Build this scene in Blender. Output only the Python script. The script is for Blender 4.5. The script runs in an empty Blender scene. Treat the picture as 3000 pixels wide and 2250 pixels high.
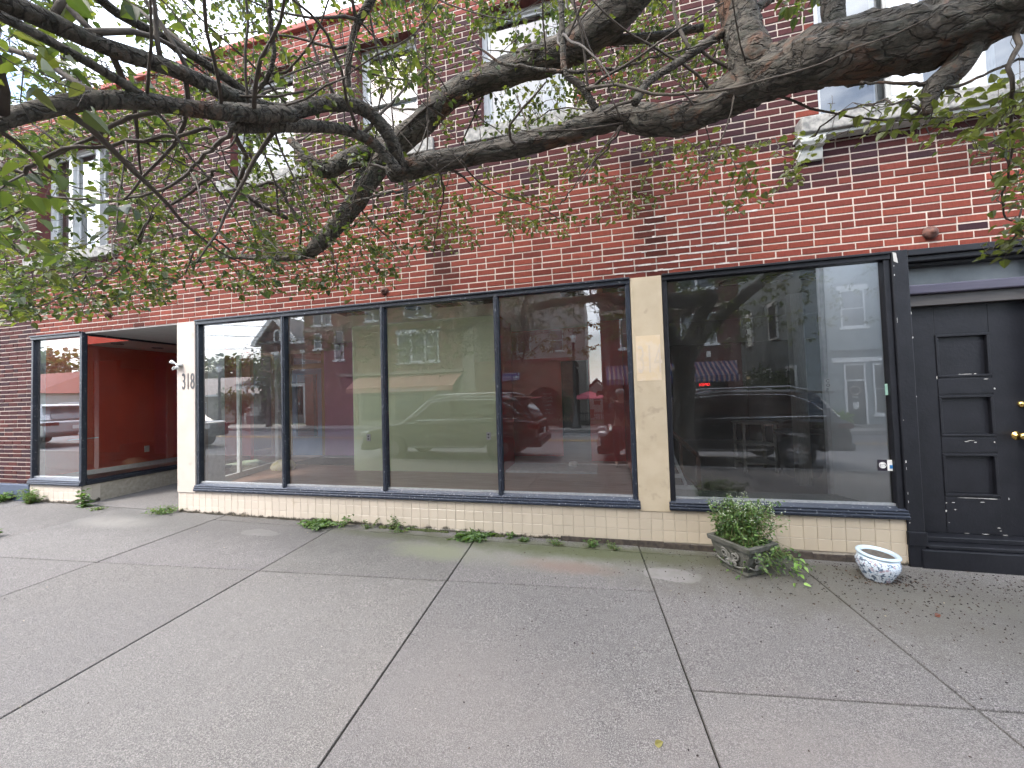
import bpy, bmesh, math, random
import numpy as np
from mathutils import Vector, Matrix
random.seed(7); RNG = np.random.default_rng(7)
S = bpy.context.scene
COL = S.collection
R = math.radians

# ------------------------------------------------------------------ camera
CP = np.array([5.663, -3.9196, 1.5576]); YAW, PITCH, ROLL, F = .2351, .0302, .0300, 1088.0
def _rot(y, p, r):
    c, s = math.cos(y), math.sin(y); A = np.array([[c, -s, 0], [s, c, 0], [0, 0, 1]])
    c, s = math.cos(p), math.sin(p); B = np.array([[1, 0, 0], [0, c, -s], [0, s, c]])
    c, s = math.cos(r), math.sin(r); D = np.array([[c, 0, s], [0, 1, 0], [-s, 0, c]])
    return A @ B @ D
RC = _rot(YAW, PITCH, ROLL)
cd = bpy.data.cameras.new('camera'); cam = bpy.data.objects.new('camera', cd); COL.objects.link(cam)
cd.sensor_width = 36; cd.lens = 36 * F / 3000; cd.clip_start = .05; cd.clip_end = 900
M = Matrix.Identity(4)
for i in range(3):
    M[i][0] = RC[i, 0]; M[i][1] = RC[i, 2]; M[i][2] = -RC[i, 1]; M[i][3] = CP[i]
cam.matrix_world = M; S.camera = cam
def at(u, v, d):                       # point seen at pixel u, v of the 3000 px photo, d metres ahead
    return CP + d * (RC @ np.array([(u - 1500) / F, 1, (1125 - v) / F]))

# ------------------------------------------------------------------ world, sun, exposure
SUN_EL, SUN_ROT = R(52), R(215)
w = bpy.data.worlds.new('World'); S.world = w; w.use_nodes = True
nt = w.node_tree; nt.nodes.clear()
wo = nt.nodes.new('ShaderNodeOutputWorld'); bg = nt.nodes.new('ShaderNodeBackground')
sky = nt.nodes.new('ShaderNodeTexSky'); sky.sky_type = 'NISHITA'; sky.sun_disc = False
sky.sun_elevation = SUN_EL; sky.sun_rotation = SUN_ROT; sky.dust_density = 2.5; sky.air_density = 1.1
tc = nt.nodes.new('ShaderNodeTexCoord'); mp = nt.nodes.new('ShaderNodeMapping'); mp.inputs['Scale'].default_value = (1, 1, 2.6)
nz = nt.nodes.new('ShaderNodeTexNoise'); nz.inputs['Scale'].default_value = 2.1; nz.inputs['Detail'].default_value = 7; nz.inputs['Roughness'].default_value = .56
rp = nt.nodes.new('ShaderNodeMapRange'); rp.inputs[1].default_value = .42; rp.inputs[2].default_value = .66
mx = nt.nodes.new('ShaderNodeMix'); mx.data_type = 'RGBA'; mx.inputs[7].default_value = (13.0, 13.6, 14.6, 1)
L = nt.links.new
L(tc.outputs['Generated'], mp.inputs[0]); L(mp.outputs[0], nz.inputs['Vector']); L(nz.outputs[0], rp.inputs[0])
L(rp.outputs[0], mx.inputs[0]); L(sky.outputs[0], mx.inputs[6]); L(mx.outputs[2], bg.inputs[0]); bg.inputs[1].default_value = .15
L(bg.outputs[0], wo.inputs[0])
sd = bpy.data.lights.new('sun', 'SUN'); sd.energy = 1.5; sd.angle = R(16); sd.color = (1, .96, .9)
so = bpy.data.objects.new('sun', sd); COL.objects.link(so)
az = SUN_ROT
dirv = Vector((math.sin(az) * math.cos(SUN_EL), math.cos(az) * math.cos(SUN_EL), math.sin(SUN_EL)))
so.rotation_euler = dirv.to_track_quat('Z', 'Y').to_euler(); so.location = (0, -8, 20)
S.view_settings.view_transform = 'Standard'; S.view_settings.look = 'None'
S.view_settings.exposure = 1.92; S.view_settings.gamma = 1
S.render.engine = 'CYCLES'; cy = S.cycles
cy.max_bounces = 7; cy.diffuse_bounces = 4; cy.glossy_bounces = 3; cy.transmission_bounces = 4; cy.transparent_max_bounces = 10
cy.caustics_reflective = False; cy.caustics_refractive = False; cy.use_adaptive_sampling = True; cy.adaptive_threshold = .03
cy.sample_clamp_indirect = 6; cy.use_denoising = True
try: cy.denoiser = 'OPENIMAGEDENOISE'
except Exception: pass

# ------------------------------------------------------------------ materials
MATS = {}
def _mat(name):
    m = bpy.data.materials.new(name); m.use_nodes = True; MATS[name] = m
    return m, m.node_tree, m.node_tree.nodes['Principled BSDF']
def ramp(nt, a, b, src):
    n = nt.nodes.new('ShaderNodeMapRange'); n.inputs[1].default_value = a; n.inputs[2].default_value = b
    nt.links.new(src, n.inputs[0]); return n.outputs[0]
def noise(nt, scale, detail=4, rough=.55, sc=(1, 1, 1), coord='Object', dist=0):
    t = nt.nodes.new('ShaderNodeTexCoord'); m = nt.nodes.new('ShaderNodeMapping'); m.inputs['Scale'].default_value = sc
    n = nt.nodes.new('ShaderNodeTexNoise'); n.inputs['Scale'].default_value = scale; n.inputs['Detail'].default_value = detail
    n.inputs['Roughness'].default_value = rough; n.inputs['Distortion'].default_value = dist
    nt.links.new(t.outputs[coord], m.inputs[0]); nt.links.new(m.outputs[0], n.inputs['Vector']); return n.outputs[0]
def mixc(nt, f, a, b, mode='MIX'):
    n = nt.nodes.new('ShaderNodeMix'); n.data_type = 'RGBA'; n.blend_type = mode
    for s, v in ((n.inputs[0], f), (n.inputs[6], a), (n.inputs[7], b)):
        if isinstance(v, (int, float)): s.default_value = v
        elif isinstance(v, tuple): s.default_value = (*v, 1)[:4]
        else: nt.links.new(v, s)
    return n.outputs[2]
def bump(nt, bs, h, dist=.004, strength=.6):
    b = nt.nodes.new('ShaderNodeBump'); b.inputs['Distance'].default_value = dist; b.inputs['Strength'].default_value = strength
    nt.links.new(h, b.inputs['Height']); nt.links.new(b.outputs[0], bs.inputs['Normal']); return b
def mat(name, c, c2=None, rough=.6, scale=12, lo=.35, hi=.65, bmp=0, bscale=60, metal=0, spec=None, sc=(1, 1, 1), c3=None, s3=90, coat=0):
    if name in MATS: return MATS[name]
    m, nt, bs = _mat(name)
    bs.inputs['Roughness'].default_value = rough; bs.inputs['Metallic'].default_value = metal
    if spec is not None: bs.inputs['Specular IOR Level'].default_value = spec
    if coat: bs.inputs['Coat Weight'].default_value = coat; bs.inputs['Coat Roughness'].default_value = .04
    c2 = c2 or tuple(x * .8 for x in c)
    col = mixc(nt, ramp(nt, lo, hi, noise(nt, scale, 6, sc=sc)), c, c2)
    if c3: col = mixc(nt, ramp(nt, .62, .72, noise(nt, s3, 3)), col, c3)
    nt.links.new(col, bs.inputs['Base Color'])
    if bmp: bump(nt, bs, noise(nt, bscale, 5), bmp)
    return m
def attr_mat(name, rough=.8, bmp=.003, bscale=80, streak=True, transl=None):
    m, nt, bs = _mat(name)
    a = nt.nodes.new('ShaderNodeAttribute'); a.attribute_name = 'bc'
    col = mixc(nt, ramp(nt, .3, .75, noise(nt, 55, 5, sc=(1, 1, .35) if streak else (1, 1, 1))), a.outputs['Color'], (.45, .45, .45), 'MULTIPLY') if streak else a.outputs['Color']
    if streak: col = mixc(nt, .45, a.outputs['Color'], col)
    nt.links.new(col, bs.inputs['Base Color']); bs.inputs['Roughness'].default_value = rough
    if bmp: bump(nt, bs, noise(nt, bscale, 5), bmp)
    if transl:
        tr = nt.nodes.new('ShaderNodeBsdfTranslucent'); ms = nt.nodes.new('ShaderNodeMixShader'); ms.inputs[0].default_value = transl
        c2 = mixc(nt, 1.0, a.outputs['Color'], (2.1, 2.1, .95), 'MULTIPLY'); nt.links.new(c2, tr.inputs[0])
        o = nt.nodes['Material Output']; nt.links.new(bs.outputs[0], ms.inputs[1]); nt.links.new(tr.outputs[0], ms.inputs[2]); nt.links.new(ms.outputs[0], o.inputs[0])
    return m
def glass_mat(name, boost=2.0, tint=(.975, .985, .98), wob=.0, dirt=.03):
    m = bpy.data.materials.new(name); m.use_nodes = True; MATS[name] = m; nt = m.node_tree; nt.nodes.clear()
    o = nt.nodes.new('ShaderNodeOutputMaterial'); t = nt.nodes.new('ShaderNodeBsdfTransparent'); t.inputs[0].default_value = (*tint, 1)
    g = nt.nodes.new('ShaderNodeBsdfGlossy'); g.inputs['Roughness'].default_value = 0
    fr = nt.nodes.new('ShaderNodeFresnel'); fr.inputs[0].default_value = 1.5
    ml = nt.nodes.new('ShaderNodeMath'); ml.operation = 'MULTIPLY'; ml.inputs[1].default_value = boost; ml.use_clamp = True
    ms = nt.nodes.new('ShaderNodeMixShader'); nt.links.new(fr.outputs[0], ml.inputs[0]); nt.links.new(ml.outputs[0], ms.inputs[0])
    nt.links.new(t.outputs[0], ms.inputs[1]); nt.links.new(g.outputs[0], ms.inputs[2])
    if wob:
        b = nt.nodes.new('ShaderNodeBump'); b.inputs['Distance'].default_value = wob; b.inputs['Strength'].default_value = 1
        nt.links.new(noise(nt, 1.6, 1), b.inputs['Height']); nt.links.new(b.outputs[0], g.inputs['Normal'])
    d = nt.nodes.new('ShaderNodeBsdfDiffuse'); d.inputs[0].default_value = (.6, .6, .58, 1)
    m2 = nt.nodes.new('ShaderNodeMixShader'); f = ramp(nt, .45, .9, noise(nt, 3.5, 7, .7, sc=(1, 1, .4)))
    k = nt.nodes.new('ShaderNodeMath'); k.operation = 'MULTIPLY_ADD'; k.inputs[1].default_value = dirt; k.inputs[2].default_value = dirt * .35; nt.links.new(f, k.inputs[0])
    nt.links.new(k.outputs[0], m2.inputs[0]); nt.links.new(ms.outputs[0], m2.inputs[1]); nt.links.new(d.outputs[0], m2.inputs[2]); nt.links.new(m2.outputs[0], o.inputs[0])
    return m
GLASS = glass_mat('shop_glass', 3.9, wob=.00018, dirt=.035)
UGLASS = glass_mat('old_window_glass', 3.6, (.8, .85, .85), wob=.004)
navy = mat('navy_paint', (.009, .013, .023), (.016, .021, .033), .38, 9, bmp=.002, bscale=30, c3=(.16, .17, .18), s3=38)
navyl = mat('worn_navy_paint', (.014, .020, .036), (.023, .031, .05), .4, 14, bmp=.002, bscale=30, c3=(.3, .31, .32), s3=60)
blackp = mat('black_paint', (.0045, .005, .0075), (.008, .0085, .012), .5, 6, spec=.3, bmp=.0025, bscale=45)
cream = mat('cream_stucco', (.44, .365, .26), (.395, .325, .225), .75, 5, bmp=.002, bscale=160, c3=(.34, .28, .20), s3=7)
creamw = mat('pale_stucco', (.46, .405, .36), (.42, .37, .325), .75, 5, bmp=.002, bscale=160, c3=(.36, .31, .27), s3=7)
whitep = mat('white_paint', (.55, .56, .56), (.40, .42, .42), .55, 18, .4, .8, bmp=.002)
stone = mat('weathered_stone', (.30, .29, .27), (.14, .14, .135), .85, 22, .35, .6, bmp=.006, bscale=60)
reds = mat('red_wall_paint', (.48, .035, .025), (.42, .03, .02), .5, 3)
reds2 = mat('deep_red_wall_paint', (.74, .095, .045), (.66, .08, .04), .5, 3)
green = mat('pale_green_wall_paint', (.74, .84, .52), (.70, .80, .49), .6, 2)
purple = mat('mauve_wall_paint', (.52, .26, .46), (.48, .24, .42), .6, 3)
bluedoor = mat('slate_blue_paint', (.26, .38, .55), (.22, .33, .50), .45, 3)
tanwood = mat('tan_wood', (.42, .34, .20), (.35, .27, .15), .55, 20, sc=(8, 8, 1))
ceilm = mat('ceiling_paint', (.78, .76, .70), (.74, .72, .66), .8, 2)
floorm = mat('brown_vinyl_floor', (.26, .15, .11), (.36, .24, .18), .38, 5, sc=(.5, 4, 1), bmp=.001)
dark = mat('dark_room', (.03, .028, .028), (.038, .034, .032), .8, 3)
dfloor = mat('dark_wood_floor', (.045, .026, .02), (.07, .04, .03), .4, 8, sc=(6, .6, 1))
metalg = mat('galvanised_metal', (.42, .43, .43), (.3, .31, .31), .4, 30, metal=.7)
alum = mat('aluminium', (.62, .64, .66), (.5, .52, .54), .35, 40, metal=.8)
rust = mat('rusty_iron', (.12, .045, .03), (.06, .03, .025), .8, 40, bmp=.003)
brass = mat('brass', (.75, .52, .18), (.6, .4, .13), .22, 20, metal=1)
rubber = mat('rubber', (.012, .012, .013), (.02, .02, .02), .75, 20)
soil = mat('soil', (.028, .02, .014), (.05, .038, .027), .95, 60, bmp=.01)
chrome = mat('chrome', (.8, .81, .83), (.75, .76, .78), .08, 4, metal=1)
plastic = mat('dark_plastic', (.02, .02, .022), (.03, .03, .03), .5, 20)
paper = mat('paper', (.75, .75, .72), (.68, .68, .66), .7, 20)

# ------------------------------------------------------------------ mesh builder
ORG = {}
class MB:
    def __init__(s): s.v = []; s.f = []; s.c = []; s.sm = []
    def add(s, vs, fs, col=None, smooth=False):
        o = len(s.v); s.v += [tuple(map(float, p)) for p in vs]; s.f += [tuple(i + o for i in f) for f in fs]
        s.c += [col] * len(fs); s.sm += [smooth] * len(fs); return s
    def box(s, x0, x1, y0, y1, z0, z1, col=None):
        v = [(x, y, z) for z in (z0, z1) for y in (y0, y1) for x in (x0, x1)]
        return s.add(v, [(0, 2, 3, 1), (4, 5, 7, 6), (0, 1, 5, 4), (1, 3, 7, 5), (3, 2, 6, 7), (2, 0, 4, 6)], col)
    def hexa(s, b, t, col=None):      # two loops of n points
        n = len(b); return s.add(list(b) + list(t), [tuple(range(n))[::-1], tuple(range(n, 2 * n))] + [(i, (i + 1) % n, (i + 1) % n + n, i + n) for i in range(n)], col)
    def prism(s, poly, a, b, axis='y', col=None):
        f = {'y': lambda p, t: (p[0], t, p[1]), 'x': lambda p, t: (t, p[0], p[1]), 'z': lambda p, t: (p[0], p[1], t)}[axis]
        return s.hexa([f(p, a) for p in poly], [f(p, b) for p in poly], col)
    def ring(s, c, ax, r, n, e=None):
        ax = Vector(ax).normalized(); u = ax.orthogonal().normalized() if e is None else Vector(e); w_ = ax.cross(u)
        return [Vector(c) + r * (math.cos(2 * math.pi * i / n) * u + math.sin(2 * math.pi * i / n) * w_) for i in range(n)]
    def cyl(s, p0, p1, r0, r1=None, n=12, col=None, smooth=True):
        return s.tube([p0, p1], [r0, r0 if r1 is None else r1], n, col, smooth)
    def tube(s, pts, rad, n=8, col=None, smooth=True, wob=0):
        P = [Vector(p) for p in pts]
        if not hasattr(rad, '__len__'): rad = [rad] * len(P)
        T = [(P[min(i + 1, len(P) - 1)] - P[max(i - 1, 0)]) for i in range(len(P))]
        T = [t.normalized() if t.length > 1e-9 else Vector((0, 0, 1)) for t in T]
        e = T[0].orthogonal().normalized(); vs = []
        for i, p in enumerate(P):
            e = (e - T[i] * e.dot(T[i])); e = e.normalized() if e.length > 1e-6 else T[i].orthogonal().normalized()
            w_ = T[i].cross(e)
            for k in range(n):
                a = 2 * math.pi * k / n; rr = float(rad[i])
                if wob: rr *= 1 + wob * (_n3(p[0] * 5 + 3 * math.cos(a), p[1] * 5 + 3 * math.sin(a), p[2] * 5 + i * .35) + .45 * _n3(p[0] * 16 + 7 * math.cos(a), p[1] * 16 + 7 * math.sin(a), p[2] * 16 + i * .9))
                vs.append(p + rr * (math.cos(a) * e + math.sin(a) * w_))
        m = len(P)
        fs = [(i * n + k, i * n + (k + 1) % n, (i + 1) * n + (k + 1) % n, (i + 1) * n + k) for i in range(m - 1) for k in range(n)]
        if n > 3: fs += [tuple(range(n))[::-1], tuple(range((m - 1) * n, m * n))]
        return s.add(vs, fs, col, smooth)
    def lathe(s, c, prof, n=32, col=None, smooth=True, sx=1, sy=1):
        vs = [(c[0] + sx * r * math.cos(2 * math.pi * k / n), c[1] + sy * r * math.sin(2 * math.pi * k / n), c[2] + z) for r, z in prof for k in range(n)]
        fs = [(i * n + k, i * n + (k + 1) % n, (i + 1) * n + (k + 1) % n, (i + 1) * n + k) for i in range(len(prof) - 1) for k in range(n)]
        return s.add(vs, fs, col, smooth)
    def disc(s, c, ax, r, n=20, col=None): return s.add(s.ring(c, ax, r, n), [tuple(range(n))], col)
    def torus(s, c, ax, Rr, r, n=28, m=8, sy=1):
        pts = s.ring(c, ax, Rr, n); ax = Vector(ax).normalized(); vs = []; c = Vector(c)
        for p in pts:
            d = (p - c).normalized()
            for k in range(m): a = 2 * math.pi * k / m; vs.append(p + r * (math.cos(a) * d + math.sin(a) * ax * sy))
        return s.add(vs, [(i * m + k, i * m + (k + 1) % m, ((i + 1) % n) * m + (k + 1) % m, ((i + 1) % n) * m + k) for i in range(n) for k in range(m)], None, True)
    def build(s, name, m, parent=None, bevel=0, seg=2, kind=None):
        org = np.array(ORG.get(parent.name, (0, 0, 0))) if parent else np.zeros(3)
        me = bpy.data.meshes.new(name); V = np.array(s.v) - org
        me.from_pydata(V.tolist(), [], s.f); me.update()
        if any(s.sm): me.polygons.foreach_set('use_smooth', s.sm)
        if any(c is not None for c in s.c):
            a = me.attributes.new('bc', 'FLOAT_COLOR', 'FACE'); a.data.foreach_set('color', np.array([(*(c or (1, 1, 1)), 1) for c in s.c], float).ravel())
        for mm in (m if isinstance(m, (list, tuple)) else [m]): me.materials.append(mm)
        o = bpy.data.objects.new(name, me); COL.objects.link(o)
        if parent: o.parent = parent; ORG[o.name] = tuple(org)
        if bevel:
            b = o.modifiers.new('bevel', 'BEVEL'); b.width = bevel; b.segments = seg; b.limit_method = 'ANGLE'; b.angle_limit = R(35)
        if kind: o['kind'] = kind
        return o
_pt = RNG.random(4096).tolist()
def _n3(x, y, z):
    def h(i, j, k): return _pt[(i * 73 + j * 911 + k * 1319) & 4095]
    i, j, k = math.floor(x), math.floor(y), math.floor(z); a, b, c = x - i, y - j, z - k
    a, b, c = a * a * (3 - 2 * a), b * b * (3 - 2 * b), c * c * (3 - 2 * c); l = lambda p, q, t: p + (q - p) * t
    return 2 * l(l(l(h(i, j, k), h(i + 1, j, k), a), l(h(i, j + 1, k), h(i + 1, j + 1, k), a), b), l(l(h(i, j, k + 1), h(i + 1, j, k + 1), a), l(h(i, j + 1, k + 1), h(i + 1, j + 1, k + 1), a), b), c) - 1
def tag(o, label, cat, group=None):
    o['label'] = label; o['category'] = cat
    if group: o['group'] = group
    return o
def thing(name, label, cat, loc=(0, 0, 0), group=None):
    o = bpy.data.objects.new(name, None); COL.objects.link(o); o.location = loc; o.empty_display_size = .2
    ORG[o.name] = tuple(loc); return tag(o, label, cat, group)
def text(name, s, m, size, pos, parent=None, face='-y', sx=1, ext=.002, align='LEFT', font_shear=0):
    c = bpy.data.curves.new(name, 'FONT'); c.body = s; c.size = size; c.extrude = ext; c.align_x = align; c.shear = font_shear; c.resolution_u = 4
    t = bpy.data.objects.new('tmp', c); COL.objects.link(t)
    me = bpy.data.meshes.new_from_object(t.evaluated_get(bpy.context.evaluated_depsgraph_get())); bpy.data.objects.remove(t)
    me.materials.clear(); me.materials.append(m)
    rz = 0 if face == '-y' else math.pi
    me.transform(Matrix.Translation(Vector(pos) - Vector(ORG.get(parent.name, (0, 0, 0)) if parent else (0, 0, 0))) @ Matrix.Rotation(rz, 4, 'Z') @ Matrix.Rotation(math.pi / 2, 4, 'X') @ Matrix.Diagonal((sx, 1, 1, 1)))
    o = bpy.data.objects.new(name, me); COL.objects.link(o)
    if parent: o.parent = parent; ORG[o.name] = ORG.get(parent.name, (0, 0, 0))
    return o

# ================================================================== GROUND
def gz(x, y): return .10 - .0118 * x + .015 * y
def rz_(x): return -.12 - .0118 * x         # road level
def concrete(name, base, spots, slab=True):
    m, nt, bs = _mat(name)
    n1 = noise(nt, 1.3, 5, .6); n2 = noise(nt, 75, 3, .85); n3 = noise(nt, 210, 2, .8); n4 = noise(nt, 14, 6, .7)
    col = mixc(nt, ramp(nt, .3, .7, n1), base, tuple(x * .78 for x in base))
    col = mixc(nt, ramp(nt, .38, .66, n4), col, tuple(x * .68 for x in base))
    col = mixc(nt, ramp(nt, .56, .66, n2), col, tuple(min(1, x * 2.2) for x in base))
    col = mixc(nt, ramp(nt, .43, .35, n2), col, tuple(x * .30 for x in base))
    col = mixc(nt, ramp(nt, .50, .64, n3), col, tuple(x * 2.0 for x in base)); col = mixc(nt, ramp(nt, .46, .38, n3), col, tuple(x * .38 for x in base))
    t = nt.nodes.new('ShaderNodeTexCoord'); nw = noise(nt, 4.5, 5, .65)
    for (cx, cyy, rx, ry, c, st, hard) in spots:
        a = nt.nodes.new('ShaderNodeVectorMath'); a.operation = 'SUBTRACT'; a.inputs[1].default_value = (cx, cyy, 0); nt.links.new(t.outputs['Object'], a.inputs[0])
        b = nt.nodes.new('ShaderNodeVectorMath'); b.operation = 'MULTIPLY'; b.inputs[1].default_value = (1 / rx, 1 / ry, 0); nt.links.new(a.outputs[0], b.inputs[0])
        d = nt.nodes.new('ShaderNodeVectorMath'); d.operation = 'LENGTH'; nt.links.new(b.outputs[0], d.inputs[0])
        q = nt.nodes.new('ShaderNodeMath'); q.operation = 'MULTIPLY_ADD'; q.inputs[1].default_value = 1.5; nt.links.new(nw, q.inputs[0]); nt.links.new(d.outputs['Value'], q.inputs[2])
        f = ramp(nt, 1.75 + (0.05 if hard else .5), 1.75 - (0.05 if hard else .5), q.outputs[0])
        k = nt.nodes.new('ShaderNodeMath'); k.operation = 'MULTIPLY'; k.inputs[1].default_value = st; nt.links.new(f, k.inputs[0])
        col = mixc(nt, k.outputs[0], col, c)
    if slab: at_ = nt.nodes.new('ShaderNodeAttribute'); at_.attribute_name = 'bc'; col = mixc(nt, 1.0, col, at_.outputs['Color'], 'MULTIPLY')
    nt.links.new(col, bs.inputs['Base Color']); bs.inputs['Roughness'].default_value = .85
    ad = nt.nodes.new('ShaderNodeMath'); ad.operation = 'MULTIPLY_ADD'; ad.inputs[1].default_value = .5; nt.links.new(n3, ad.inputs[0]); nt.links.new(n2, ad.inputs[2])
    bump(nt, bs, ad.outputs[0], .006, .7)
    return m
SB = (.122, .115, .111)
side_m = concrete('sidewalk_concrete', SB, [
    (-.4, -.45, .5, .16, (.25, .24, .22), .8, 0), (6.17, -.55, .22, .12, (.235, .225, .22), .9, 1), (1.8, -.42, .26, .09, (.21, .20, .19), .8, 1),
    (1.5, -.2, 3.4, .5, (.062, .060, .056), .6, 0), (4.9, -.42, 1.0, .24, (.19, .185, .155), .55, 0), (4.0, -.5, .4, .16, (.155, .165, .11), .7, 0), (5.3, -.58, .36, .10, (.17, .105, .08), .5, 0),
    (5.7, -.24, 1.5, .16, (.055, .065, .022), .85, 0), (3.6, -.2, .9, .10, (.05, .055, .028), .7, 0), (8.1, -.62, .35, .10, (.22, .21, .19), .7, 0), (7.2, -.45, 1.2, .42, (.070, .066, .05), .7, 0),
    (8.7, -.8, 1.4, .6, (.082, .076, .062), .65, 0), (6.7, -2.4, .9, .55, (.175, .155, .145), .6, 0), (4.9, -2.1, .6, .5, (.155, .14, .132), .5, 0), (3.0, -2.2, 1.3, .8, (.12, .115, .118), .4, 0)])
soilg = mat('joint_dirt', (.012, .012, .010), (.02, .022, .014), .95, 30)
def slabs():
    mb = MB(); XL = [(x, .055) for x in (-13.7, -11.9, -10.1, -8.3, -6.5, -4.7, -2.9, -1.1, .80, 2.55, 4.30, 5.965, 7.265, 9.0, 10.8, 12.6, 14.4, 16.2, 18, 19.8, 21.6)]
    g = .0070
    for (a, sl), (b, _) in zip(XL, XL[1:]):
        mid = (a + b) / 2
        if b <= 5.97: l1 = lambda x: -1.435 + .094 * (x + .26) - .0
        else: l1 = None
        l2 = (lambda x: l1(x) - 1.78) if l1 else (lambda x: -1.775 + .12 * (x - 6.1))
        cuts = [lambda x: -.165 if x < 6.6 else -.1]
        if mid < 0: cuts = [lambda x: .0]
        if mid > 7.2: cuts = []
        ys = [lambda x: .35 if mid > -.9 or mid < -2 else 2.6] + cuts + ([l1] if l1 else []) + [l2, lambda x: l2(x) - 1.75 if l1 is None else -4.45, lambda x: -4.45]
        if l1 is not None: ys = ys[:-1]
        for t_, b_ in zip(ys, ys[1:]):
            def px(x0, y): return x0 - sl * y
            q = []
            for (xx, yy, sg, sy) in ((a, b_, 1, 1), (b, b_, -1, 1), (b, t_, -1, -1), (a, t_, 1, -1)):
                y = yy(xx); x = px(xx, y) + sg * g * .75; y += sy * g * 1.15; q.append((x, y))
            dz = random.uniform(-.0015, .0015)
            top = [(x, y, gz(x, y) + dz) for x, y in q]; inn = [(x + (.003 if i in (0, 3) else -.003), y + (.003 if i < 2 else -.003)) for i, (x, y) in enumerate(q)]
            t2 = [(x, y, gz(x, y) + dz) for x, y in inn]; low = [(x, y, z - .004) for x, y, z in top]; bot = [(x, y, z - .05) for x, y, z in top]
            cc = random.uniform(.93, 1.06); cc = (cc, cc * random.uniform(.985, 1.0), cc * random.uniform(.97, 1.01)); mb.hexa(bot, low, cc); mb.hexa(low, t2, cc)
    return mb
slabs().build('sidewalk', side_m, kind='structure')
mb = MB(); mb.add([(-14, -4.5, gz(-14, -4.5) - .02), (22, -4.5, gz(22, -4.5) - .02), (22, 2.9, gz(22, 2.9) - .02), (-14, 2.9, gz(-14, 2.9) - .02)], [(0, 1, 2, 3)]); mb.build('sidewalk_bedding', soilg, kind='structure')
def slab_sheet(name, x0, x1, y0, y1, zf, m, thick=.15):
    mb = MB(); P = [(x0, y0), (x1, y0), (x1, y1), (x0, y1)]
    mb.hexa([(x, y, zf(x, y) - thick) for x, y in P], [(x, y, zf(x, y)) for x, y in P]); return mb.build(name, m, kind='structure')
kerbm = mat('kerb_concrete', (.28, .27, .26), (.2, .195, .19), .85, 8, bmp=.004)
asph = mat('asphalt', (.15, .152, .165), (.19, .192, .20), .85, 3, bmp=.005, bscale=200, c3=(.2, .2, .2), s3=160)
farw = mat('far_walk_concrete', (.42, .40, .37), (.33, .315, .29), .85, 3, bmp=.003)
slab_sheet('kerb', -40, 50, -4.62, -4.47, lambda x, y: gz(x, -4.47) + .002, kerbm)
slab_sheet('road', -60, 70, -12.5, -4.62, lambda x, y: rz_(x) + .02 * (1 - abs(y + 8.5) / 4), asph, .3)
slab_sheet('far_kerb', -60, 70, -12.65, -12.5, lambda x, y: rz_(x) + .14, kerbm)
slab_sheet('far_sidewalk', -60, 70, -14.9, -12.65, lambda x, y: rz_(x) + .15, farw)
gnd = mat('ground', (.16, .16, .13), (.09, .12, .05), .95, .6)
mb = MB(); mb.add([(-400, -400, 4.3), (400, -400, -5.1), (400, 400, -5.1), (-400, 400, 4.3)], [(0, 1, 2, 3)]); gob = mb.build('ground', gnd, kind='structure'); gob.location.z = -.45
yel = mat('road_paint_yellow', (.62, .36, .06), (.5, .3, .06), .7, 20)
mb = MB()
for y in (-9.72, -9.95):
    mb.add([(-60, y, rz_(-60) + .021), (70, y, rz_(70) + .021), (70, y + .11, rz_(70) + .021), (-60, y + .11, rz_(-60) + .021)], [(0, 1, 2, 3)])
mb.build('road_markings', yel, kind='structure')

# ================================================================== BRICK BUILDING
BLD = thing('brick_building', 'two-storey red brick building with cream pillars and big shop windows facing the sidewalk', 'building', (3, 0, 0))
brickm = attr_mat('brick', .9, .0035, 70); brickm.node_tree.nodes['Principled BSDF'].inputs['Specular IOR Level'].default_value = .2
def mortar_mat(name, c, c2):
    return mat(name, c, c2, .95, 25, bmp=.004, bscale=120)
mortar = mortar_mat('mortar', (.47, .41, .36), (.36, .31, .27))
H_, BL, J, JZ = .0677, .2095, .0105, .0135
DARKC = [(.050, .0155, .017), (.040, .014, .018), (.058, .0165, .0165), (.033, .0145, .019), (.066, .018, .017)]
REDC = [(.158, .036, .024), (.138, .031, .022), (.175, .042, .028), (.125, .029, .021), (.148, .036, .026)]
XW0, XW1 = -8.0, 12.4
OPEN = [(-2.98, -1.38, 3.95, 5.68), (.90, 1.93, 4.57, 5.95), (2.87, 3.68, 4.57, 5.95), (4.46, 5.49, 4.57, 5.95), (7.70, 10.1, 3.98, 5.75)]
def darkline(x):
    if x < -3.0: return -1
    if x < -1.2: return 3.45
    if x < 6.6: return 3.9 + .1 * math.sin(x * 2)
    if x < 7.3: return 3.75
    if x < 8.3: return 3.36
    return 3.62
def stain(x, z, k):
    v = 0                                              # soot and run-off columns below the windows
    for (sx, sw, s0, s1) in ((3.95, .19, 2.7, 3.8), (6.22, .17, 2.7, 3.9), (-.83, .26, 2.7, 3.02), (6.1, .36, 3.35, 4.1), (3.85, .3, 3.5, 4.4), (1.5, .3, 3.4, 4.4), (8.9, .5, 3.3, 3.9)):
        if s0 < z < s1: v = max(v, math.exp(-((x - sx) / sw) ** 2 * 1.2) * min(1, (z - s0) / .06 + .3) * min(1, (s1 - z) / .3 + .2))
    return 1 - (1 - k) * v * (.8 + .35 * _n3(x * 9, z * 2.5, 1))
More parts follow.
